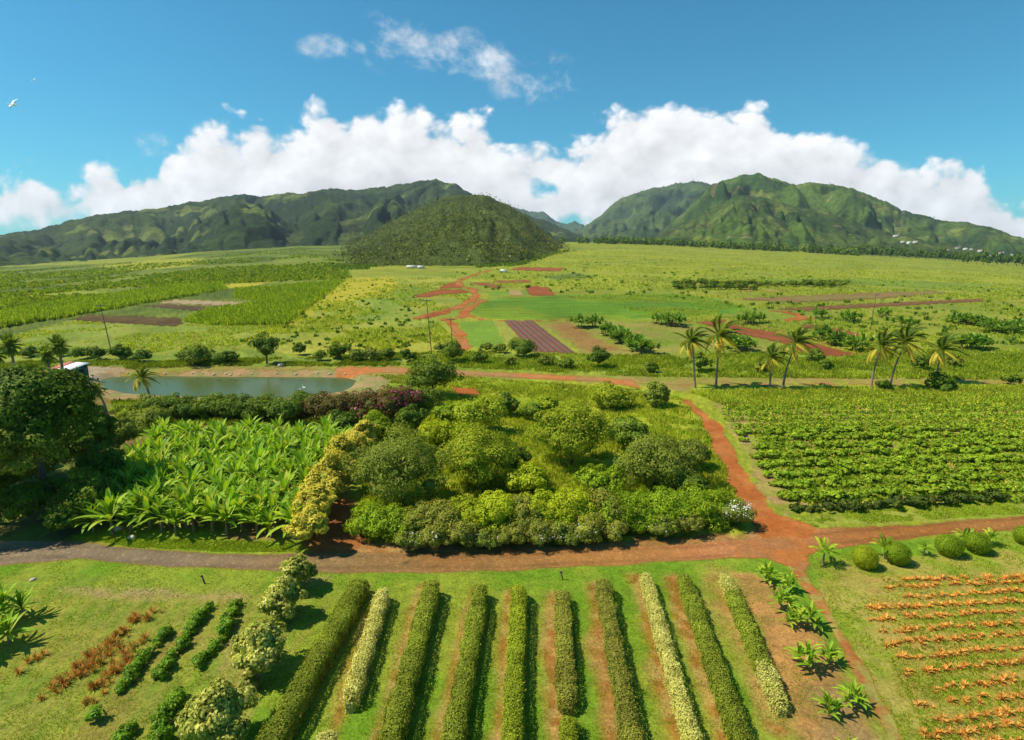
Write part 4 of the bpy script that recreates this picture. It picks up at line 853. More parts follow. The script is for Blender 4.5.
# ------------------------------------------------------------------ bushes of the middle distance
mid = [(30, 357, 346, 18, 'tree_dark'), (83, 359, 346, 20, 'tree_mid'), (98, 360, 347, 18, 'tree_dark'), (121, 360, 345, 22, 'tree_dark'), (143, 362, 349, 18, 'tree_dark'), (200, 364, 345, 34, 'tree_mid'), (227, 364, 351, 24, 'tree_dark'), (186, 361, 350, 16, 'tree_mid'),
       (267, 364, 332, 30, 'tree_dark'), (300, 355, 343, 15, 'tree_dark'), (338, 359, 343, 22, 'tree_mid'), (357, 362, 349, 18, 'tree_mid'), (371, 361, 346, 20, 'tree_grey'), (388, 360, 347, 16, 'tree_mid'), (409, 361, 349, 16, 'tree_dark'), (320, 361, 350, 16, 'tree_grey'),
       (453, 362, 341, 24, 'tree_mid'), (480, 364, 348, 18, 'tree_mid'), (487, 352, 342, 14, 'tree_grey'), (500, 353, 343, 14, 'tree_grey'), (521, 357, 337, 30, 'tree_mid'), (599, 368, 345, 22, 'tree_dark'), (566, 369, 358, 16, 'tree_mid'), (510, 366, 356, 12, 'tree_grey'),
       (699, 372, 352, 22, 'tree_mid'), (940, 391, 376, 24, 'tree_dark'), (884, 391, 380, 14, 'tree_dark'), (814, 362, 348, 16, 'tree_mid'), (826, 371, 359, 14, 'tree_dark'), (921, 370, 353, 18, 'tree_dark'), (953, 367, 354, 16, 'tree_grey'), (760, 372, 362, 14, 'tree_grey'),
       (440, 352, 342, 12, 'tree_grey'), (62, 356, 346, 14, 'tree_mid'), (1010, 385, 374, 16, 'tree_mid'), (650, 372, 362, 14, 'tree_mid'), (545, 366, 355, 14, 'tree_grey')]
P_ = {}
for i, (px, py, top, w, mt) in enumerate(mid):
    if i == 8: lb = 'tall dark bushy tree standing alone above the far bank of the pond'
    else:
        ref = ('at the left edge' if px < 50 else 'left of the pond' if px < 150 else 'above the pond' if px < 350 else 'left of the tall pole' if px < 430 else 'near the tall pole' if px < 470 else 'below the ploughed plot' if px < 610 else 'behind the left palms' if px < 800 else 'among the right palms' if px < 950 else 'right of the palms')
        lb = '%s %s bush %s, %s of those there' % ('wide' if w > 20 else 'small', {'tree_dark': 'dark green', 'tree_mid': 'mid green', 'tree_grey': 'greyish'}[mt], ref, ordn[P_.setdefault(ref, 0)]+' built from left' if 0 else ordn[sorted([q[0] for q in mid if ref == ('at the left edge' if q[0] < 50 else 'left of the pond' if q[0] < 150 else 'above the pond' if q[0] < 350 else 'left of the tall pole' if q[0] < 430 else 'near the tall pole' if q[0] < 470 else 'below the ploughed plot' if q[0] < 610 else 'behind the left palms' if q[0] < 800 else 'among the right palms' if q[0] < 950 else 'right of the palms')]).index(px)]+' from the left')
    tree(lb, 'tree' if i == 8 else 'shrub', px, py, top, w, mt, n=2600 if w > 20 else 1300, size=.3, lo=0 if i != 8 else .08, k=5, trunk=i == 8, name='tree' if i == 8 else 'shrub', core=.6, subs=12)
# banana clumps of the far plots
dproto = [clumped(70+s_, 3.2, 'banana_dark', 2.0, .5, 3.0) for s_ in range(5)]
fb = [(581, 328, 5, 3), (590, 329, 6, 3), (665, 326, 14, 5), (675, 327, 8, 3), (607, 336, 7, 4), (616, 341, 6, 3), (624, 345, 8, 4), (634, 349, 7, 4), (645, 354, 8, 4), (754, 325, 9, 4), (733, 349, 12, 5), (742, 353, 8, 3), (821, 341, 7, 4), (838, 346, 9, 4), (855, 352, 8, 4), (848, 324, 6, 2), (822, 319, 8, 3), (881, 318, 6, 2),
      (960, 325, 10, 5), (972, 327, 9, 4), (995, 332, 10, 5), (1008, 335, 12, 6), (1020, 332, 12, 5), (962, 350, 10, 4), (976, 351, 12, 5), (905, 330, 6, 2), (1028, 318, 9, 4)]
nb = 0
for (px, py, sp__, n) in fb:
    for j in range(int(n*1.5)):
        p = g1(px+r_.uniform(-sp__, sp__), py-r_.uniform(0, 3)); root = plant2('banana_clump', dproto[nb % 5], p, r_.uniform(0, 6), r_.uniform(.95, 1.45), 'dark green banana clump in the far plots beyond the farm road', 'banana plant', 'banana clumps in the far plots'); nb += 1
sh_p = [foliage_me('foliage', lobes_round(2.6, 2.0, 0, 5), 260, .75, mt_) for mt_ in ('tree_mid', 'tree_dark', 'tree_grey')]
for row, (x0, x1, y0, y1, n) in enumerate([(674, 846, 285, 287, 40), (674, 760, 289, 290, 16), (846, 800, 284.5, 284, 8)]):
    for j in range(n):
        t = (j+r_.uniform(-.3, .3))/n; p = g1(x0+(x1-x0)*t, y0+(y1-y0)*t+r_.uniform(-.4, .4)); o = obj('shrub', sh_p[j % 3], loc=p); o.scale = [r_.uniform(.8, 1.4)]*3; o.rotation_euler = (0, 0, r_.uniform(0, 6)); tag(o, 'dark shrub in the long far row across the right hand plain', 'shrub', 'shrubs in the long far row')

SM = np.zeros(X.shape, bool)
for q in SHEETS: SM |= q[1]
def onsheet(g_):
    a_ = np.clip(np.searchsorted(az, np.arctan2(g_[:, 0], g_[:, 1])), 0, NA-1); b_ = np.clip(np.searchsorted(rs, np.hypot(g_[:, 0], g_[:, 1])), 0, NR-1)
    return SM[a_, b_]
def inpoly_px(poly, n):
    poly = np.array(poly, float); lo, hi = poly.min(0), poly.max(0); out = []
    while sum(len(q) for q in out) < n:
        c = r_.uniform(lo, hi, (n, 2)); out.append(c[sdist(poly, c[:, 0], c[:, 1]) < 0])
    return np.concatenate(out)[:n]
def tufts(name, poly, n, h, mat, label, cat='grass', k=3, px=1.6, thick=.28, lean=.5, dens=None, clump=None):
    c = inpoly_px(poly, n); g_ = G(c[:, 0], c[:, 1]); g_ = g_[~onsheet(g_)]
    if clump is not None:
        q = fbm(g_[:, 0]*clump[0], g_[:, 1]*clump[0]*clump[2] if len(clump) > 2 else g_[:, 1]*clump[0], 3, 61); g_ = g_[q > clump[1]]
    n = len(g_); d_ = np.hypot(g_[:, 0], g_[:, 1]); s = np.maximum(h, 0*d_)*r_.uniform(.6, 1.3, n); g_ = np.repeat(g_, k, 0); s = np.repeat(s, k)*r_.uniform(.7, 1.1, n*k); d_ = np.repeat(d_, k)
    up = np.stack([r_.normal(size=n*k)*lean, r_.normal(size=n*k)*lean, np.ones(n*k)], 1); up /= np.linalg.norm(up, axis=1)[:, None]
    base = g_ + r_.normal(size=(n*k, 3))*np.array([.25, .25, 0])*h; W_ = np.maximum(thick, px*d_/F/s*.5)
    Nn = np.stack([r_.normal(size=n*k), r_.normal(size=n*k), np.zeros(n*k)], 1)
    v, f, r = leafV(base+up*s[:, None]*.48, Nn, s, .3, up=up, fold=.03)
    # widen with distance so that far tufts stay a real clump of leaves
    v = v.reshape(-1, 4, 3); mid_ = (v[:, 1]+v[:, 3])/2; e = (v[:, 1]-mid_); v[:, 1] = mid_+e*(W_/.3)[:, None]; v[:, 3] = mid_-e*(W_/.3)[:, None]
    o = obj(name, mesh(name, v.reshape(-1, 3), f, M[mat], rnd=r)); tag(o, label, cat, kind='stuff')

# ------------------------------------------------------------------ crop rows at the right
crp = []
for s_ in range(6):
    L = [(r_.uniform(-.15, .15), r_.uniform(-.15, .15), .32, .42, .42, .26), (.25*math.cos(s_), .25*math.sin(s_), .25, .3, .3, .2)]
    crp.append(foliage_me('crop_plant', L, 200, .2, 'cropleaf', core=.5, subs=8, subr=.5, asp=.75))
crd = [foliage_me('crop_plant', [(0, 0, .35, .5, .45, .3)], 170, .2, 'cropdark', core=.55, subs=8, subr=.5) for _ in range(2)]
rowsL = [(795, 512, 1075, 497), (781, 499, 1075, 488), (774, 487, 1070, 478), (768, 477, 1065, 469), (761, 467, 1062, 460), (755, 458, 1060, 451), (749, 449, 1058, 443), (743, 441, 1056, 436), (738, 434, 1054, 429), (734, 427, 1052, 422), (730, 421, 1050, 416), (727, 415, 1048, 410), (725, 410, 1046, 405), (723, 405, 1044, 400), (721, 400, 1042, 396)]
cnt = 0; far_P = []
for ri, (x0, y0, x1, y1) in enumerate(rowsL):
    A = g1(x0, y0); B = g1(x1, y1); Ln = (B-A).length; st = .84; n = int(Ln/st)
    for j in range(n):
        if r_.random() < .06 or (ri > 0 and fbm(np.array([j*.2]), np.array([ri*.7]), 2, 4)[0] < .2): continue
        p = A.lerp(B, (j+r_.uniform(-.25, .25))/n) + Vector((r_.uniform(-.2, .2), r_.uniform(-.55, .55) if ri else 0, 0)); sc = r_.uniform(.9, 1.8)
        px_ = 512+F*p.x/p.y
        if cnt < 300 and px_ < 1040:
            o = obj('crop_plant', (crd[j % 2] if ri == 0 else crp[j % 6]), loc=p); o.scale = (sc*1.1, sc*1.1, sc); o.rotation_euler = (0, 0, r_.uniform(0, 6)); cnt += 1
            tag(o, 'dark leaved low plant in the front row of the right hand crop field' if ri == 0 else 'low bright green leafy plant in the rows of the right hand crop field', 'crop plant', 'dark front row of the crop field' if ri == 0 else 'plants in the rows of the crop field')
        else: far_P.append((p.x, p.y, p.z, sc))
fp = np.array(far_P); k_ = 60; n = len(fp)*k_; d = r_.normal(size=(n, 3)); d /= np.linalg.norm(d, axis=1)[:, None]; d[:, 2] = np.abs(d[:, 2])
b_ = np.repeat(fp, k_, 0); P = b_[:, :3]+d*np.array([.55, .55, .5])*b_[:, 3:]; v, f, r = leafV(P, d+r_.normal(size=(n, 3))*.4, .3*r_.uniform(.7, 1.3, n), .7)
o = obj('crop_rows', mesh('crop_rows', v, f, M['cropleaf'], rnd=r)); tag(o, 'far rows of the leafy crop field below the palms', 'crops', kind='stuff')

# orange rosettes
def rosette(seed, mat, nl=24, L=.4, w=.055, up=(12, 70)):
    q = np.random.default_rng(seed); mb = MB()
    V = []; Fq = []; Rv = []; n = 0
    for i in range(nl):
        a = i*2.4+q.uniform(-.2, .2); e = R_(q.uniform(*up)); l = L*q.uniform(.7, 1.1); dv = np.array([math.cos(a)*math.cos(e), math.sin(a)*math.cos(e), math.sin(e)]); s = np.array([-math.sin(a), math.cos(a), 0])
        m_ = dv*l*.5; t_ = dv*l+np.array([0, 0, -l*.2]); V += [s*-w*.3, s*w*.3, m_+s*w*.5, m_-s*w*.5, t_+s*w*.05, t_-s*w*.05]; Rv += [q.random()]*6
        Fq += [[n, n+1, n+2, n+3], [n+3, n+2, n+4, n+5]]; n += 6
    return mesh('rosette_plant', np.array(V)+np.array([0, 0, .03]), np.array(Fq), M[mat], rnd=np.array(Rv))
ros = [rosette(i, 'orange') for i in range(5)]
rws = [(905, 581, 577), (885, 588, 581), (905, 598, 590), (868, 609, 600), (868, 620, 611), (880, 632, 622), (884, 645, 633), (898, 659, 646), (903, 674, 660), (930, 691, 676), (920, 707, 692), (935, 722, 707), (925, 737, 722), (930, 752, 738)]
OP = []
for ri, (x0, y0, y1) in enumerate(rws):
    A = g1(x0, y0); B = g1(1042, y1); Ln = (B-A).length; n = int(Ln/.2)
    for j in range(n):
        if r_.random() < .15 or fbm(np.array([j*.2]), np.array([ri*1.3]), 2, 9)[0] < .25: continue
        p = A.lerp(B, (j+r_.uniform(-.4, .4))/n)+Vector((0, r_.uniform(-.2, .2), 0)); OP.append((p, r_.uniform(.45, 1.2), j))
OP.sort(key=lambda q: q[0].y); RV = []; RF = []; RR2 = []; nn_ = 0
for i, (p, sc, j) in enumerate(OP):
    if i < 290:
        o = obj('rosette_plant', ros[j % 5], loc=p); o.scale = [sc]*3; o.rotation_euler = (r_.uniform(-.2, .2), r_.uniform(-.2, .2), r_.uniform(0, 6))
        tag(o, 'spiky orange rosette plant in the rows of the plot below the clipped balls', 'plant', 'orange rosette plants in rows')
    else:
        me_ = ros[j % 5]; nv = len(me_.vertices); c = np.empty(nv*3, np.float32); me_.vertices.foreach_get('co', c); c = c.reshape(-1, 3); an = r_.uniform(0, 6); c = c @ np.array([[math.cos(an), math.sin(an), 0], [-math.sin(an), math.cos(an), 0], [0, 0, 1]])*sc+np.array(p)
        f = np.empty(len(me_.polygons)*4, np.int32); me_.polygons.foreach_get('vertices', f); r = np.empty(nv, np.float32); me_.attributes['rnd'].data.foreach_get('value', r); RV.append(c); RF.append(f.reshape(-1, 4)+nn_); RR2.append(r); nn_ += nv
print('orange plants', len(OP))
if RV: o = obj('rosette_plants', mesh('rosette_plants', np.concatenate(RV), np.concatenate(RF), M['orange'], rnd=np.concatenate(RR2))); tag(o, 'far rows of small orange rosette plants nearest the clipped balls', 'plants', kind='stuff')

tufts('orange_plot_weeds', [(880, 578), (1060, 572), (1060, 745), (930, 745), (880, 640)], 5000, .14, 'wilddark', 'low weeds between the orange rows', k=3, clump=(.8, .45))
tufts('crop_leaves', [(735, 395), (1070, 386), (1070, 493), (800, 508), (780, 490)], 9000, .42, 'cropleaf', 'low leafy growth filling the right hand crop field', 'crops', k=4, thick=.6, lean=1.2, clump=(.5, .34))
# left plot: glossy bushes and rusty crotons
cit = [foliage_me('bush', [(0, 0, .36, .34, .34, .34), (.18, .1, .3, .24, .24, .26)], 460, .15, 'citrus', core=.6, subs=9, subr=.45) for _ in range(4)]
rst = [rosette(20+i, 'rust', nl=30, L=.62, w=.045, up=(25, 88)) for i in range(4)]
def rowof(meshes, name, pts_, st, s0, s1, label, cat, group, jit=.15, skip=0.06):
    for a, b in zip(pts_[:-1], pts_[1:]):
        A = g1(*a); B = g1(*b); n = max(1, int((B-A).length/st))
        for j in range(n):
            if r_.random() < skip: continue
            p = A.lerp(B, j/n)+Vector((r_.uniform(-jit, jit), r_.uniform(-jit, jit), 0)); o = obj(name, meshes[j % len(meshes)], loc=p); sc = r_.uniform(s0, s1); o.scale = [sc]*3; o.rotation_euler = (0, 0, r_.uniform(0, 6)); tag(o, label, cat, group)
rowof(cit, 'citrus_bush', [(238, 606), (222, 640), (193, 673)], .36, .6, 1.15, 'glossy green bush in the upper right row of the left plot', 'bush', 'glossy bushes, upper right row')
rowof(cit, 'citrus_bush', [(188, 688), (168, 718), (150, 760)], .36, .65, 1.2, 'glossy green bush in the lower right row of the left plot', 'bush', 'glossy bushes, lower right row')
rowof(cit, 'citrus_bush', [(208, 608), (180, 650), (152, 690)], .36, .55, 1.05, 'glossy green bush in the middle row of the left plot', 'bush', 'glossy bushes, middle row')
rowof(cit, 'citrus_bush', [(140, 718), (128, 735), (118, 755)], .6, .8, 1.2, 'glossy green bush at the lower end of the middle row', 'bush', 'glossy bushes, lower middle row', skip=.2)
rowof(cit, 'citrus_bush', [(166, 636), (142, 664), (118, 698)], .34, .5, 1.0, 'glossy green bush in the left row beside the rusty plants', 'bush', 'glossy bushes, left row')
rowof(cit, 'citrus_bush', [(110, 708), (92, 732), (80, 750)], .6, .8, 1.2, 'glossy green bush at the lower end of the left row', 'bush', 'glossy bushes, lower left row', skip=.2)
for a in ([(160, 612), (130, 628)], [(134, 620), (98, 652), (64, 684)], [(126, 634), (90, 664), (52, 694)], [(146, 640), (120, 664), (96, 692)], [(118, 650), (84, 672), (58, 676)], [(136, 656), (106, 682), (84, 712)], [(34, 660), (20, 672)], [(64, 682), (46, 702)]):
    rowof(rst, 'rust_plant', a, .2, .5, 1.15, 'rust orange leafy plant in the left plot', 'plant', 'rust orange plants of the left plot', jit=.42, skip=.1)

# ------------------------------------------------------------------ grass and weeds nobody could count
tufts('lawn_grass', [(0, 562), (90, 558), (280, 571), (520, 572), (700, 562), (740, 566), (860, 745), (0, 745)], 45000, .07, 'grass', 'short lawn grass between the hedges', k=2, thick=.25, clump=(.8, .42))
tufts('lawn_grass', [(810, 553), (1024, 532), (1024, 745), (900, 745), (840, 640)], 22000, .09, 'grass', 'short lawn grass of the right hand plot', k=2, clump=(.9, .45))
tufts('wild_grass', [(440, 388), (560, 384), (640, 392), (690, 400), (705, 425), (735, 490), (750, 520), (360, 520), (365, 450), (430, 400)], 26000, .55, 'wild', 'tall yellow green grass between the shrubs', k=4, clump=(.22, .35))
tufts('weeds', [(440, 388), (560, 384), (690, 400), (735, 490), (745, 515), (360, 520), (365, 450)], 6000, .6, 'wilddark', 'darker weeds among the tall grass', k=4, clump=(.35, .5))
tufts('wild_grass', [(690, 392), (1024, 386), (1024, 402), (730, 408)], 9000, .7, 'wild', 'tall grass strip between the palms and the crop field', k=4)
tufts('wild_grass', [(340, 374), (470, 377), (640, 390), (600, 398), (440, 392), (395, 384)], 5000, .35, 'wild', 'grass strip below the farm road', k=3)
tufts('weeds', [(430, 352), (640, 356), (900, 350), (1024, 352), (1024, 380), (640, 377), (430, 366)], 16000, .7, 'wilddark', 'rank weeds along the upper edge of the farm road', k=4, clump=(.15, .42))
tufts('wild_grass', [(430, 352), (640, 356), (900, 350), (1024, 350), (1024, 380), (640, 377), (430, 366)], 9000, .7, 'wild', 'pale rank grass along the upper edge of the farm road', k=4, clump=(.2, .5))
tufts('weeds', [(0, 362), (150, 362), (300, 358), (430, 352), (430, 366), (200, 366), (0, 374)], 8000, .7, 'wilddark', 'weeds along the far bank of the pond', k=4, clump=(.15, .4))
tufts('weeds', [(110, 402), (200, 404), (345, 403), (400, 392), (420, 400), (350, 425), (130, 425)], 7000, .7, 'wilddark', 'weeds on the near bank of the pond', k=4)
tufts('verge_grass', [(68, 536), (300, 543), (300, 552), (220, 552), (130, 547)], 3500, .12, 'grass', 'short verge grass along the banana grove', k=3)
tufts('verge_grass', [(785, 520), (812, 512), (1024, 498), (1024, 514), (815, 527)], 6000, .12, 'grass', 'verge grass between the crop field and the road', k=3, clump=(.5, .4))
tufts('meadow', [(236, 348), (345, 280), (455, 276), (470, 300), (430, 315), (468, 352)], 9000, .9, 'wild', 'weedy growth of the yellow meadow', k=3, clump=(.05, .46))
tufts('meadow', [(0, 340), (75, 318), (285, 325), (236, 347), (0, 362)], 6000, .6, 'wild', 'grass of the left hand fields', k=3, clump=(.08, .5))
tufts('cane_crop', [(-20, 332), (226, 290), (222, 284), (170, 287), (60, 303), (-20, 318)], 14000, 2.2, 'canecrop', 'tall leafy crop of the left hand field', 'crops', k=3, lean=.35)
tufts('cane_crop', [(186, 322), (205, 312), (262, 302), (235, 299), (235, 290), (345, 281), (285, 325), (215, 326)], 12000, 1.8, 'canecrop', 'tall leafy crop behind the brown plots', 'crops', k=3, lean=.35)
tufts('plain_grass', [(470, 278), (560, 248), (700, 250), (1024, 268), (1024, 300), (700, 292), (500, 288)], 9000, 1.1, 'wild', 'rough grass of the upper plain', k=3, clump=(.02, .42))
tufts('plain_grass', [(560, 296), (1024, 284), (1024, 352), (870, 350), (740, 334), (680, 322)], 9000, .8, 'wild', 'rough grass among the right hand plots', k=3, clump=(.06, .48))
tufts('scrub', [(0, 268), (150, 262), (300, 248), (345, 262), (350, 279), (220, 284), (0, 316)], 9000, 2.2, 'wilddark', 'scrub of the plain at the foot of the left hills', 'scrub', k=4, thick=.7, lean=.8, clump=(.012, .47))
tufts('scrub', [(320, 266), (460, 266), (520, 263), (552, 253), (575, 250), (552, 256), (520, 266), (460, 269), (330, 270)], 900, 2.5, 'tree_mid', 'scrub along the foot of the dark hill', 'scrub', k=5, thick=.7, lean=.8, clump=(.02, .4))
tufts('scrub', [(440, 270), (600, 262), (1024, 290), (1024, 345), (900, 345), (700, 300), (480, 290)], 300, 1.5, 'tree_mid', 'scattered bushes of the plain', 'scrub', k=8, thick=.8, lean=.9)
tufts('scrub', [(236, 345), (345, 282), (420, 286), (440, 340), (400, 350)], 220, 1.0, 'tree_mid', 'scattered low bushes of the meadow', 'scrub', k=8, thick=.8, lean=.9)

# ------------------------------------------------------------------ far woods, trees on the slopes
def blobs(name, P, hs, mat, label, per=26, kind='stuff'):
    n = len(P); k = per; d = r_.normal(size=(n*k, 3)); d /= np.linalg.norm(d, axis=1)[:, None]; b = np.repeat(P, k, 0); h = np.repeat(hs, k)[:, None]
    Q = b + d*h*np.array([.32, .32, .42]) + np.array([0, 0, .5])*h; v, f, r = leafV(Q, d+r_.normal(size=(n*k, 3))*.3, h[:, 0]*.3*r_.uniform(.7, 1.3, n*k), .8)
    o = obj(name, mesh(name, v, f, M[mat], rnd=r)); tag(o, label, 'woods', kind=kind)
ex = np.concatenate([r_.uniform(600, 860, 420), r_.uniform(560, 640, 60)]); ey = np.interp(ex, _ex, _ey)+r_.uniform(-.3, 1.6, len(ex))
blobs('distant_woods', G(ex, ey)-np.array([0, 0, 1]), r_.uniform(9, 19, len(ex)), 'tree_dark', 'dark line of woods along the foot of the right hand mountain')
ft = []
for s_ in range(4):
    L = [(0, 0, 9+s_, 3.4, 3.4, 6), (1.8, .5, 6, 2.6, 2.6, 4), (-1.6, -.4, 6.5, 2.4, 2.4, 4.5)]; ft.append((foliage_me('crown', L, 240, 1.7, 'tree_dark', core=.7, subs=8), trunk_mb(13, L, .35).me('trunk', M['bark'])))
for i in range(70):
    px = 858+i*2.45+r_.uniform(-1, 1); p = G(np.array([px]), np.array([np.interp(px, _ex, _ey)+r_.uniform(-.2, 1.4+(px > 950)*2)]))[0]; root = empty('distant_tree', p, r_.uniform(0, 6), r_.uniform(.7, 1.35)); tag(root, 'dark upright tree in the long windbreak below the right hand mountain', 'tree', 'windbreak trees below the mountain')
    m1, m2 = ft[i % 4]; obj('crown', m1, root); obj('trunk', m2, root)
for nm, mo in [(o.name, o) for o in COL.objects if o.name.startswith(('mountain', 'hill'))]:
    me = mo.data; nv = len(me.vertices); co_ = np.empty(nv*3, np.float32); me.vertices.foreach_get('co', co_); co_ = co_.reshape(-1, 3)
    big = mo.name.startswith('hill'); rr_ = np.hypot(co_[:, 0], co_[:, 1]); nrm = np.empty(nv*3, np.float32); me.vertices.foreach_get('normal', nrm); nrm = nrm.reshape(-1, 3)
    fac = (nrm*(-co_/rr_[:, None])).sum(1) > .03; ii = np.nonzero(fac & (fbm(co_[:, 0]*.006, co_[:, 1]*.006, 4, 90) > (.3 if big else .5)))[0]
    n = 22000 if big else 3500; ii = r_.choice(ii, min(n, len(ii)), replace=False); P = co_[ii]+r_.normal(size=(len(ii), 3))*np.array([6, 6, 0])-np.array([0, 0, 1.0])
    blobs('slope_scrub', P, np.where(r_.random(len(P)) < .12, r_.uniform(5, 9, len(P)), r_.uniform(2, 4.5, len(P)))*(1 if big else rr_[ii]/2200), 'hillscrub', 'trees and scrub growing on the %s' % ('dark front hill' if big else 'mountain slopes'), per=5)

# ------------------------------------------------------------------ built things
def pole(px, py, top, label, arm=True):
    p = g1(px[0], py); h = hgt(px[0], py, top); m_ = mpp(p); dx = (px[1]-px[0])*m_; root = empty('utility_pole', p); tag(root, label, 'utility pole', 'utility poles')
    mb = MB(); mb.tube([(0, 0, -.5), (dx*.5, 0, h*.5), (dx, 0, h)], [.12, .1, .07], 8); mb.build('post', M['pole'], root, True)
    if arm:
        mb = MB(); mb.box((dx*.96, -.18, h*.955), (2.2, .12, .14), .35); mb.build('crossarm', M['pole'], root)
        mb = MB()
        for q in (-.95, -.35, .35, .95): mb.box((dx*.96+q*math.cos(.35), -.18+q*math.sin(.35), h*.955+.16), (.09, .09, .18))
        mb.build('insulators', M['insul'], root)
pole((432, 428), 357, 298, 'tallest wooden utility pole, in front of the yellow meadow beside the red track')
pole((453, 451), 352, 318, 'short wooden utility pole beside the red track')
pole((112, 107), 354, 303, 'thin leaning utility pole in front of the brown plot at the left')
pole((870, 872), 331, 293, 'utility pole above the right hand palms')
# shed
p = g1(72, 379); root = empty('shed', p, R_(-14)); tag(root, 'small teal shed with white and red sheet roof at the left end of the pond', 'shed')
mb = MB(); mb.box((0, 0, 1.15), (4.6, 3.4, 2.3)); mb.build('walls', M['teal'], root)
def slab(x0, x1, mat):
    v = np.array([[x0, -2.0, 2.34], [x1, -2.0, 2.34], [x1, 2.0, 2.95], [x0, 2.0, 2.95]]); v2 = v+np.array([0, 0, .09]); mb = MB(); mb.add(np.concatenate([v, v2]), [[3,2,1,0],[4,5,6,7],[0,1,5,4],[1,2,6,5],[2,3,7,6],[3,0,4,7]]); return mb.build('roof', M[mat], root)
tag(slab(-2.7, -.7, 'redroof'), 'faded red end of the roof'); tag(slab(-.695, 2.7, 'whiteroof'), 'white part of the roof')
mb = MB(); mb.box((2.31, .3, 1.0), (.04, .9, 1.9)); mb.build('door', M['darkgap'], root)
mb = MB(); mb.box((.6, -1.71, 1.35), (1.0, .04, .7)); mb.build('window', M['glass'], root)
mb = MB(); mb.add([[-2.29, 1.69, 2.3], [2.29, 1.69, 2.3], [2.29, 1.69, 2.88], [-2.29, 1.69, 2.88], [-2.29, 1.6, 2.3], [2.29, 1.6, 2.3], [2.29, 1.6, 2.88], [-2.29, 1.6, 2.88]], [[3,2,1,0],[4,5,6,7],[0,1,5,4],[1,2,6,5],[2,3,7,6],[3,0,4,7]]); mb.build('back_wall', M['teal'], root)
# stakes
for px, py, lb in [((205), 584, 'short dark leaning stake in the lawn below the road at the left'), ((563), 580, 'short dark stake at the head of the ragged hedge row')]:
    p = g1(px, py); mb = MB(); mb.box((0, 0, .35), (.09, .09, .8)); mb.box((.0, -.03, .68), (.22, .04, .14)); o = mb.build('stake', M['pole'], loc=p); o.rotation_euler = (0, R_(-14), 0); tag(o, lb, 'stake')
# rocks round the pond and at the grove
def rock(px, py, s, label, group=None, name='rock'):
    p = g1(px, py); v, f = sphereV((0, 0, 0), (s, s*.8, s*.55), 9, 6); v = v*(1+.35*(vn(v[:, 0]*3/s+px, v[:, 1]*3/s+v[:, 2]*2/s, 3)-.5))[:, None]; mb = MB(); mb.add(v, f); o = mb.build(name, M['rock'], loc=p+Vector((0, 0, s*.15))); o.rotation_euler = (0, 0, px); tag(o, label, 'rock', group)
for px, py in [(193, 373.5), (203, 373.5), (226, 374), (231, 375), (252, 374), (277, 373.5), (318, 373), (330, 374), (150, 373), (165, 374), (128, 373.5), (296, 374.5), (345, 374), (360, 378), (214, 374.8), (240, 375)]:
    rock(px, py, r_.uniform(.25, .5), 'pale rock on the far bank of the pond', 'rocks on the pond bank')
rock(281, 366, .9, 'large pale boulder on the far pond bank below the dark tree'); rock(117, 530, .55, 'pale boulder at the left front of the banana grove'); rock(132, 538, .4, 'smaller pale boulder at the front of the banana grove'); rock(33, 580, .25, 'pale stone at the left edge of the lawn')
# birds
def bird(name, loc, s, rz, label, flying, grp):
    root = None; mb = MB(); mb.tube([(-.5*s, 0, 0), (-.36*s, 0, .02*s), (-.1*s, 0, .03*s), (.2*s, 0, .02*s), (.34*s, 0, .06*s), (.42*s, 0, .09*s), (.5*s, 0, .08*s)], np.array([.015, .05, .11, .09, .04, .05, .02])*s, 10)
    if flying:
        for sg in (-1, 1):
            v = np.array([[.2, .06, .04], [-.12, .06, .04], [-.14, .5, .2], [.14, .45, .2], [-.22, .95, .16], [-.12, .98, .16]])*s; v[:, 1] *= sg; v2 = v-np.array([0, 0, .02*s]); 
            mb.add(np.concatenate([v, v2]), [[0, 1, 2, 3], [3, 2, 4, 5], [6, 9, 8, 7], [9, 11, 10, 8], [0, 3, 9, 6], [3, 5, 11, 9], [1, 7, 8, 2], [2, 8, 10, 4], [5, 4, 10, 11]])
    else: 
        mb.tube([(.3*s, 0, .05*s), (.38*s, 0, .25*s), (.36*s, 0, .42*s), (.42*s, 0, .5*s)], np.array([.06, .035, .03, .045])*s, 8)
    root = mb.build(name, M['feather'], smooth=True, loc=loc); root.rotation_euler = (-.7 if flying else 0, 0, rz); tag(root, label, 'bird', grp)
    mb = MB(); t_ = (.48, .08) if flying else (.42, .5); mb.tube([(t_[0]*s, 0, t_[1]*s), ((t_[0]+.08)*s, 0, (t_[1]-.01)*s), ((t_[0]+.15)*s, 0, (t_[1]-.03)*s)], np.array([.02, .014, .004])*s, 6); mb.build('beak', M['beak'], root)
def air(px, py, dist):
    a, te = ray(px, py); return Vector((dist*math.sin(a), dist*math.cos(a), HC+te*dist))
bird('flying_bird', air(13, 105, 52), .62, 3.3, 'white bird flying at the left of the sky', True, None)
bird('flying_bird', air(34, 80, 150), .8, 2.6, 'tiny distant bird higher in the sky right of the nearer one', True, None)
q = G(np.array([304.]), np.array([388.]), WZ)[0]; bird('pond_bird', Vector(q)+Vector((0, 0, .1)), 1.0, 2.6, 'larger white bird floating on the pond', False, None)
q = G(np.array([300.]), np.array([389.5]), WZ)[0]; bird('pond_bird', Vector(q)+Vector((0, 0, .05)), .6, .4, 'small white bird floating left of the larger one', False, None)
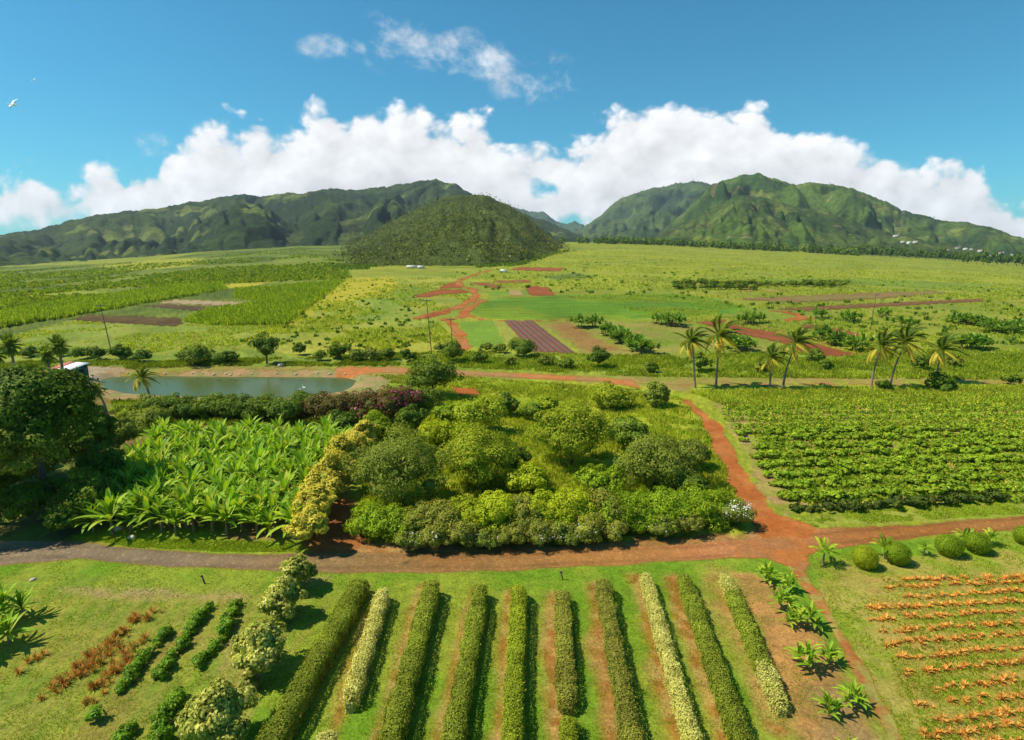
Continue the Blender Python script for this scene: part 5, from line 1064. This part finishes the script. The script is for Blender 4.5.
# houses on the slope, far sheds and a van
MV = []
for o in COL.objects:
    if o.name.startswith('mountain'):
        nv = len(o.data.vertices); c_ = np.empty(nv*3, np.float32); o.data.vertices.foreach_get('co', c_); MV.append(c_.reshape(-1, 3))
MV = np.concatenate(MV); cp_, sp2 = math.cos(PITCH), math.sin(PITCH); dz_ = MV[:, 2]-HC; fw = MV[:, 1]*cp_-dz_*sp2; MPX = 512+F*MV[:, 0]/np.maximum(fw, 1); MPY = 370-F*(MV[:, 1]*sp2+dz_*cp_)/np.maximum(fw, 1)
def house(px, py, w, d, h, rz, label, roof='roof_g', wall='wall_w', group='houses below the mountain'):
    e = np.hypot(MPX-px, MPY-py); near = np.nonzero(e < 2.2)[0]
    if len(near): j = near[np.argmin(np.hypot(MV[near, 0], MV[near, 1]))]; p = Vector(MV[j].tolist())
    else: p = g1(px, max(py, float(np.interp(px, _ex, _ey))+.5))
    root = empty('house', p, rz); tag(root, label, 'house', group); mb = MB(); mb.box((0, 0, h/2), (w, d, h+2)); mb.build('walls', M[wall], root)
    a, b = w/2+.5, d/2+.5; z0, z1 = h+1.002, h+1+d*.25; mb = MB(); mb.add([[-a, -b, z0], [a, -b, z0], [a, b, z0], [-a, b, z0], [-a, 0, z1], [a, 0, z1]], [[0, 1, 5, 4], [2, 3, 4, 5], [0, 4, 3, 3], [1, 2, 5, 5], [3, 2, 1, 0]][:2]+[[3, 2, 1, 0]]); mb.add([[-a, -b, z0], [-a, b, z0], [-a, 0, z1], [-a+.01, 0, z1], [a, -b, z0], [a, 0, z1], [a-.01, 0, z1], [a, b, z0]], [[0, 3, 2, 1], [4, 7, 5, 6]]); mb.build('roof', M[roof], root)
    mb = MB(); 
    for q_ in (-.3, .05, .32): mb.box((w*q_, -d/2-.05, h*.55), (w*.12, .08, h*.3))
    mb.build('windows', M['glass'], root)
hs = [(896, 235, 16, 9, 5), (903, 241, 14, 9, 4), (909, 242, 16, 9, 4), (915, 241, 12, 8, 4), (958, 247, 12, 8, 3.5), (965, 248, 12, 9, 3.5), (972, 248, 14, 8, 3.5), (980, 250, 12, 8, 3.5), (990, 256, 26, 10, 5), (1002, 252, 12, 8, 4), (1012, 254, 14, 9, 4), (948, 250, 12, 8, 4)]
for i, (px, py, w, d, h) in enumerate(hs):
    house(px, py, w, d, h, i*.7, 'pale house on the mountain slope, %s from the left of the far settlement' % ordn[sorted([q[0] for q in hs]).index(px)], roof='whiteroof' if i in (2, 8, 5) else 'roof_g')
for px, py, w, lb in [(412, 268.2, 9, 'long low pale shed at the foot of the dark hill'), (421, 268.5, 6, 'short pale shed right of the long low one')]:
    p = g1(px, py); root = empty('shed', p, .1); tag(root, lb, 'shed'); mb = MB(); mb.box((0, 0, 1.1), (w, 4, 2.2)); mb.build('walls', M['wall_w'], root); mb = MB(); mb.box((0, 0, 2.31), (w+.6, 4.6, .2)); mb.build('roof', M['whiteroof'], root)
p = g1(504, 272.5); root = empty('parked_van', p, .15); tag(root, 'white van parked at the edge of the red soil near the hill', 'van')
mb = MB(); mb.add([[-2.5, -1, .5], [2.5, -1, .5], [2.5, 1, .5], [-2.5, 1, .5], [-2.45, -.95, 2.3], [1.3, -.95, 2.3], [1.3, .95, 2.3], [-2.45, .95, 2.3], [2.5, -1, 1.3], [2.5, 1, 1.3], [1.9, -1, 1.4], [1.9, 1, 1.4]],
        [[0, 3, 2, 1], [4, 5, 6, 7], [0, 4, 7, 3], [1, 2, 9, 8], [8, 9, 11, 10], [10, 11, 6, 5], [0, 1, 8, 10], [0, 10, 5, 4], [3, 11, 9, 2], [3, 7, 6, 11]]); mb.build('body', M['white'], root)
for x in (-1.6, 1.6):
    for y in (-.95, .95): mb = MB(); mb.tube([(x, y-.12, .38), (x, y, .38), (x, y+.12, .38)], [.38, .38, .38], 12); mb.build('wheel', M['rubber'], root)
mb = MB(); mb.box((.9, -1.01, 1.75), (.9, .03, .5)); mb.build('window', M['glass'], root)

# ------------------------------------------------------------------ light, sky, air
SUN_EL, SUN_AZ = 54.0, -93.0       # azimuth measured from +Y towards +X (negative = left)
sl = bpy.data.lights.new('sun', 'SUN'); sl.energy = 5.0; sl.angle = R_(.53); sl.color = (1, .92, .78)
so = bpy.data.objects.new('sun', sl); COL.objects.link(so)
d = Vector((math.sin(R_(SUN_AZ))*math.cos(R_(SUN_EL)), math.cos(R_(SUN_AZ))*math.cos(R_(SUN_EL)), math.sin(R_(SUN_EL))))
so.rotation_euler = d.to_track_quat('Z', 'Y').to_euler(); so.location = (0, 0, 200)
W = bpy.data.worlds.new('World'); scn.world = W; W.use_nodes = True; nt = W.node_tree; nt.nodes.clear(); L = nt.links
out = N(nt, 'ShaderNodeOutputWorld'); bg = N(nt, 'ShaderNodeBackground'); bg.inputs[1].default_value = .08; L.new(bg.outputs[0], out.inputs[0])
sk = N(nt, 'ShaderNodeTexSky'); sk.sky_type = 'NISHITA'; sk.sun_disc = False; sk.sun_elevation = R_(SUN_EL); sk.sun_rotation = R_(SUN_AZ)
sk.air_density = 1.0; sk.dust_density = .3; sk.ozone_density = 1.5; sk.altitude = 0
skc = mulc(nt, sk.outputs[0], (.27, 1.06, 1.22))
tc = N(nt, 'ShaderNodeTexCoord'); sx = N(nt, 'ShaderNodeSeparateXYZ'); L.new(tc.outputs['Generated'], sx.inputs[0])
yy = math_(nt, 'MAXIMUM', sx.outputs[1], .05)
U = math_(nt, 'DIVIDE', sx.outputs[0], yy); Vv = math_(nt, 'DIVIDE', sx.outputs[2], yy)
def uv(px, py):
    a, te = ray(px, py); return float(math.tan(a)), float(te/math.cos(a))
TOP = [(-300, 200), (-60, 192), (0, 185), (30, 180), (50, 184), (75, 180), (95, 160), (110, 157), (125, 172), (150, 152), (165, 142), (200, 128), (225, 122), (240, 130), (275, 110), (300, 114), (350, 110), (410, 106), (450, 110), (482, 114), (497, 137), (512, 142), (540, 124), (580, 130), (610, 120), (650, 110), (690, 101), (730, 99), (755, 102), (770, 120), (782, 138), (835, 140), (850, 152), (880, 157), (920, 157), (940, 160), (960, 152), (980, 160), (988, 180), (1010, 195), (1024, 206), (1100, 225), (1300, 235)]
BOT = [(-300, 225), (0, 218), (60, 217), (90, 210), (130, 225), (200, 260), (540, 260), (560, 224), (590, 224), (610, 260), (1300, 262)]
U0, U1 = -1.7, 1.7; V1 = .5
def curve(pts):
    fc = N(nt, 'ShaderNodeFloatCurve'); cv = fc.mapping.curves[0]
    P = [uv(*q) for q in pts]; P = [((u-U0)/(U1-U0), max(0, min(1, (v+.1)/V1))) for u, v in P]; P = [q for q in P if 0 < q[0] < 1]
    cv.points[0].location = (0, P[0][1]); cv.points[1].location = (1, P[-1][1])
    for q in P:
        cv.points.new(*q)
    for q in cv.points: q.handle_type = 'VECTOR'
    fc.mapping.use_clip = False; fc.mapping.update()
    fc.inputs[0].default_value = 1
    return fc
un = math_(nt, 'DIVIDE', math_(nt, 'SUBTRACT', U, U0), U1-U0)
ct = curve(TOP); L.new(un, ct.inputs['Value']); cb = curve(BOT); L.new(un, cb.inputs['Value'])
top = math_(nt, 'SUBTRACT', math_(nt, 'MULTIPLY', ct.outputs[0], V1), .1)
bot = math_(nt, 'SUBTRACT', math_(nt, 'MULTIPLY', cb.outputs[0], V1), .1)
def field(off):
    cx = N(nt, 'ShaderNodeCombineXYZ'); L.new(math_(nt, 'ADD', U, off[0]), cx.inputs[0]); L.new(math_(nt, 'MULTIPLY', math_(nt, 'ADD', Vv, off[1]), 1.25), cx.inputs[1]); cx.inputs[2].default_value = 2.3
    n1 = N(nt, 'ShaderNodeTexNoise', noise_dimensions='2D', i_Scale=7.0, i_Detail=7.0, i_Roughness=0.55); n1.inputs['Distortion'].default_value = .1; L.new(cx.outputs[0], n1.inputs['Vector'])
    # billows
    wr = N(nt, 'ShaderNodeVectorMath', operation='MULTIPLY_ADD'); L.new(n1.outputs['Color'], wr.inputs[0]); wr.inputs[1].default_value = (.06, .06, 0); L.new(cx.outputs[0], wr.inputs[2])
    s = n1.outputs['Fac']
    s = math_(nt, 'MULTIPLY', math_(nt, 'SUBTRACT', s, .5), .13)
    for sc, am in ((16, .034), (37, .016), (85, .007)):
        v = N(nt, 'ShaderNodeTexVoronoi', feature='SMOOTH_F1', voronoi_dimensions='2D', i_Scale=sc); v.inputs['Smoothness'].default_value = .35; L.new(wr.outputs[0], v.inputs['Vector'])
        s = math_(nt, 'ADD', s, math_(nt, 'MULTIPLY', math_(nt, 'SUBTRACT', .45, v.outputs['Distance']), am*1.6))
    return s, n1.outputs['Fac'], cx
def sstep(x, a, b):
    mr = N(nt, 'ShaderNodeMapRange', interpolation_type='SMOOTHSTEP'); mr.inputs[1].default_value = a; mr.inputs[2].default_value = b
    L.new(x, mr.inputs[0]); return mr.outputs[0]
f0, n0, cx0 = field((0, 0)); f1, n1_, _ = field((-.022, .028))
h0 = math_(nt, 'SUBTRACT', math_(nt, 'ADD', top, f0), Vv)
h0 = math_(nt, 'SUBTRACT', h0, .008)
a_top = sstep(h0, -.008, .026); a_bot = sstep(math_(nt, 'ADD', math_(nt, 'SUBTRACT', Vv, bot), math_(nt, 'MULTIPLY', f0, .6)), -.015, .02)
alpha = math_(nt, 'MULTIPLY', a_top, a_bot)
def blob(px, py, rx, ry):
    u, v = uv(px, py); a = math_(nt, 'DIVIDE', math_(nt, 'SUBTRACT', U, u), rx/F*1.02); b = math_(nt, 'DIVIDE', math_(nt, 'SUBTRACT', Vv, v), ry/F*1.05)
    return math_(nt, 'SUBTRACT', 1, math_(nt, 'SQRT', math_(nt, 'ADD', math_(nt, 'MULTIPLY', a, a), math_(nt, 'MULTIPLY', b, b))))
hole = blob(550, 190, 17, 9)
alpha = math_(nt, 'MULTIPLY', alpha, math_(nt, 'SUBTRACT', 1, sstep(math_(nt, 'ADD', hole, math_(nt, 'MULTIPLY', f0, -26)), .0, 1.1)))
# thin torn cloud high up
wn = N(nt, 'ShaderNodeTexNoise', noise_dimensions='2D', i_Scale=13.0, i_Detail=7.0, i_Roughness=0.62); wn.inputs['Distortion'].default_value = .15; L.new(cx0.outputs[0], wn.inputs['Vector'])
b = None
for q in ((345, 48, 52, 16), (388, 42, 44, 30), (432, 46, 60, 26), (490, 66, 55, 24), (535, 80, 55, 28), (20, 165, 20, 9), (152, 146, 24, 14), (190, 150, 20, 8), (8, 180, 50, 10)):
    v = blob(*q); b = v if b is None else math_(nt, 'MAXIMUM', b, v)
wa = math_(nt, 'ADD', math_(nt, 'MINIMUM', b, .75), math_(nt, 'MULTIPLY', math_(nt, 'SUBTRACT', wn.outputs['Fac'], .55), 3.6))
wa = math_(nt, 'MULTIPLY', sstep(wa, .05, 1.6), sstep(b, .0, .35))
alpha = math_(nt, 'MAXIMUM', alpha, math_(nt, 'MULTIPLY', wa, .78))
alpha = math_(nt, 'MULTIPLY', alpha, sstep(sx.outputs[1], .05, .2))
lit = math_(nt, 'ADD', .5, math_(nt, 'MULTIPLY', math_(nt, 'SUBTRACT', f0, f1), 11.0))       # sunlit and shaded cloud sides, painted from thickness towards the sun
deep = sstep(h0, .05, .2)
gn = N(nt, 'ShaderNodeTexNoise', noise_dimensions='2D', i_Scale=5.0, i_Detail=4.0); gn.inputs['Distortion'].default_value = .5; L.new(cx0.outputs[0], gn.inputs['Vector'])
grey = math_(nt, 'MULTIPLY', deep, sstep(gn.outputs['Fac'], .42, .66))  # painted shade: greys the lower cloud in patches
br = math_(nt, 'SUBTRACT', math_(nt, 'ADD', .82, math_(nt, 'MULTIPLY', lit, .28)), math_(nt, 'MULTIPLY', grey, .42))
br = math_(nt, 'MAXIMUM', br, .45)
cc = N(nt, 'ShaderNodeCombineColor'); L.new(math_(nt, 'MULTIPLY', br, 10.0), cc.inputs[0]); L.new(math_(nt, 'MULTIPLY', br, 10.1), cc.inputs[1]); L.new(math_(nt, 'MULTIPLY', br, 10.3), cc.inputs[2])
mx = N(nt, 'ShaderNodeMix', data_type='RGBA'); L.new(alpha, mx.inputs[0]); L.new(skc, mx.inputs[6]); L.new(cc.outputs[0], mx.inputs[7])
L.new(mx.outputs[2], bg.inputs[0])

# air
HAZE = True
if HAZE:
    b = MB(); b.box((0, 3500, 420), (22000, 15000, 900)); m, nt2, out2 = newmat('air')
    pv = N(nt2, 'ShaderNodeVolumePrincipled'); pv.inputs['Density'].default_value = 4e-5; pv.inputs['Color'].default_value = (.72, .86, 1, 1); pv.inputs['Anisotropy'].default_value = .1
    nt2.links.new(pv.outputs[0], out2.inputs['Volume']); o = b.build('haze', m); tag(o, kind='stuff')

vs = scn.view_settings; vs.view_transform = 'Standard'; vs.look = 'None'; vs.gamma = 1; vs.use_curve_mapping = False; vs.exposure = 0.35

W.cycles.sampling_method = 'MANUAL'; W.cycles.sample_map_resolution = 512
cy = scn.cycles; cy.max_bounces = 5; cy.diffuse_bounces = 3; cy.glossy_bounces = 2; cy.transmission_bounces = 4; cy.volume_bounces = 0
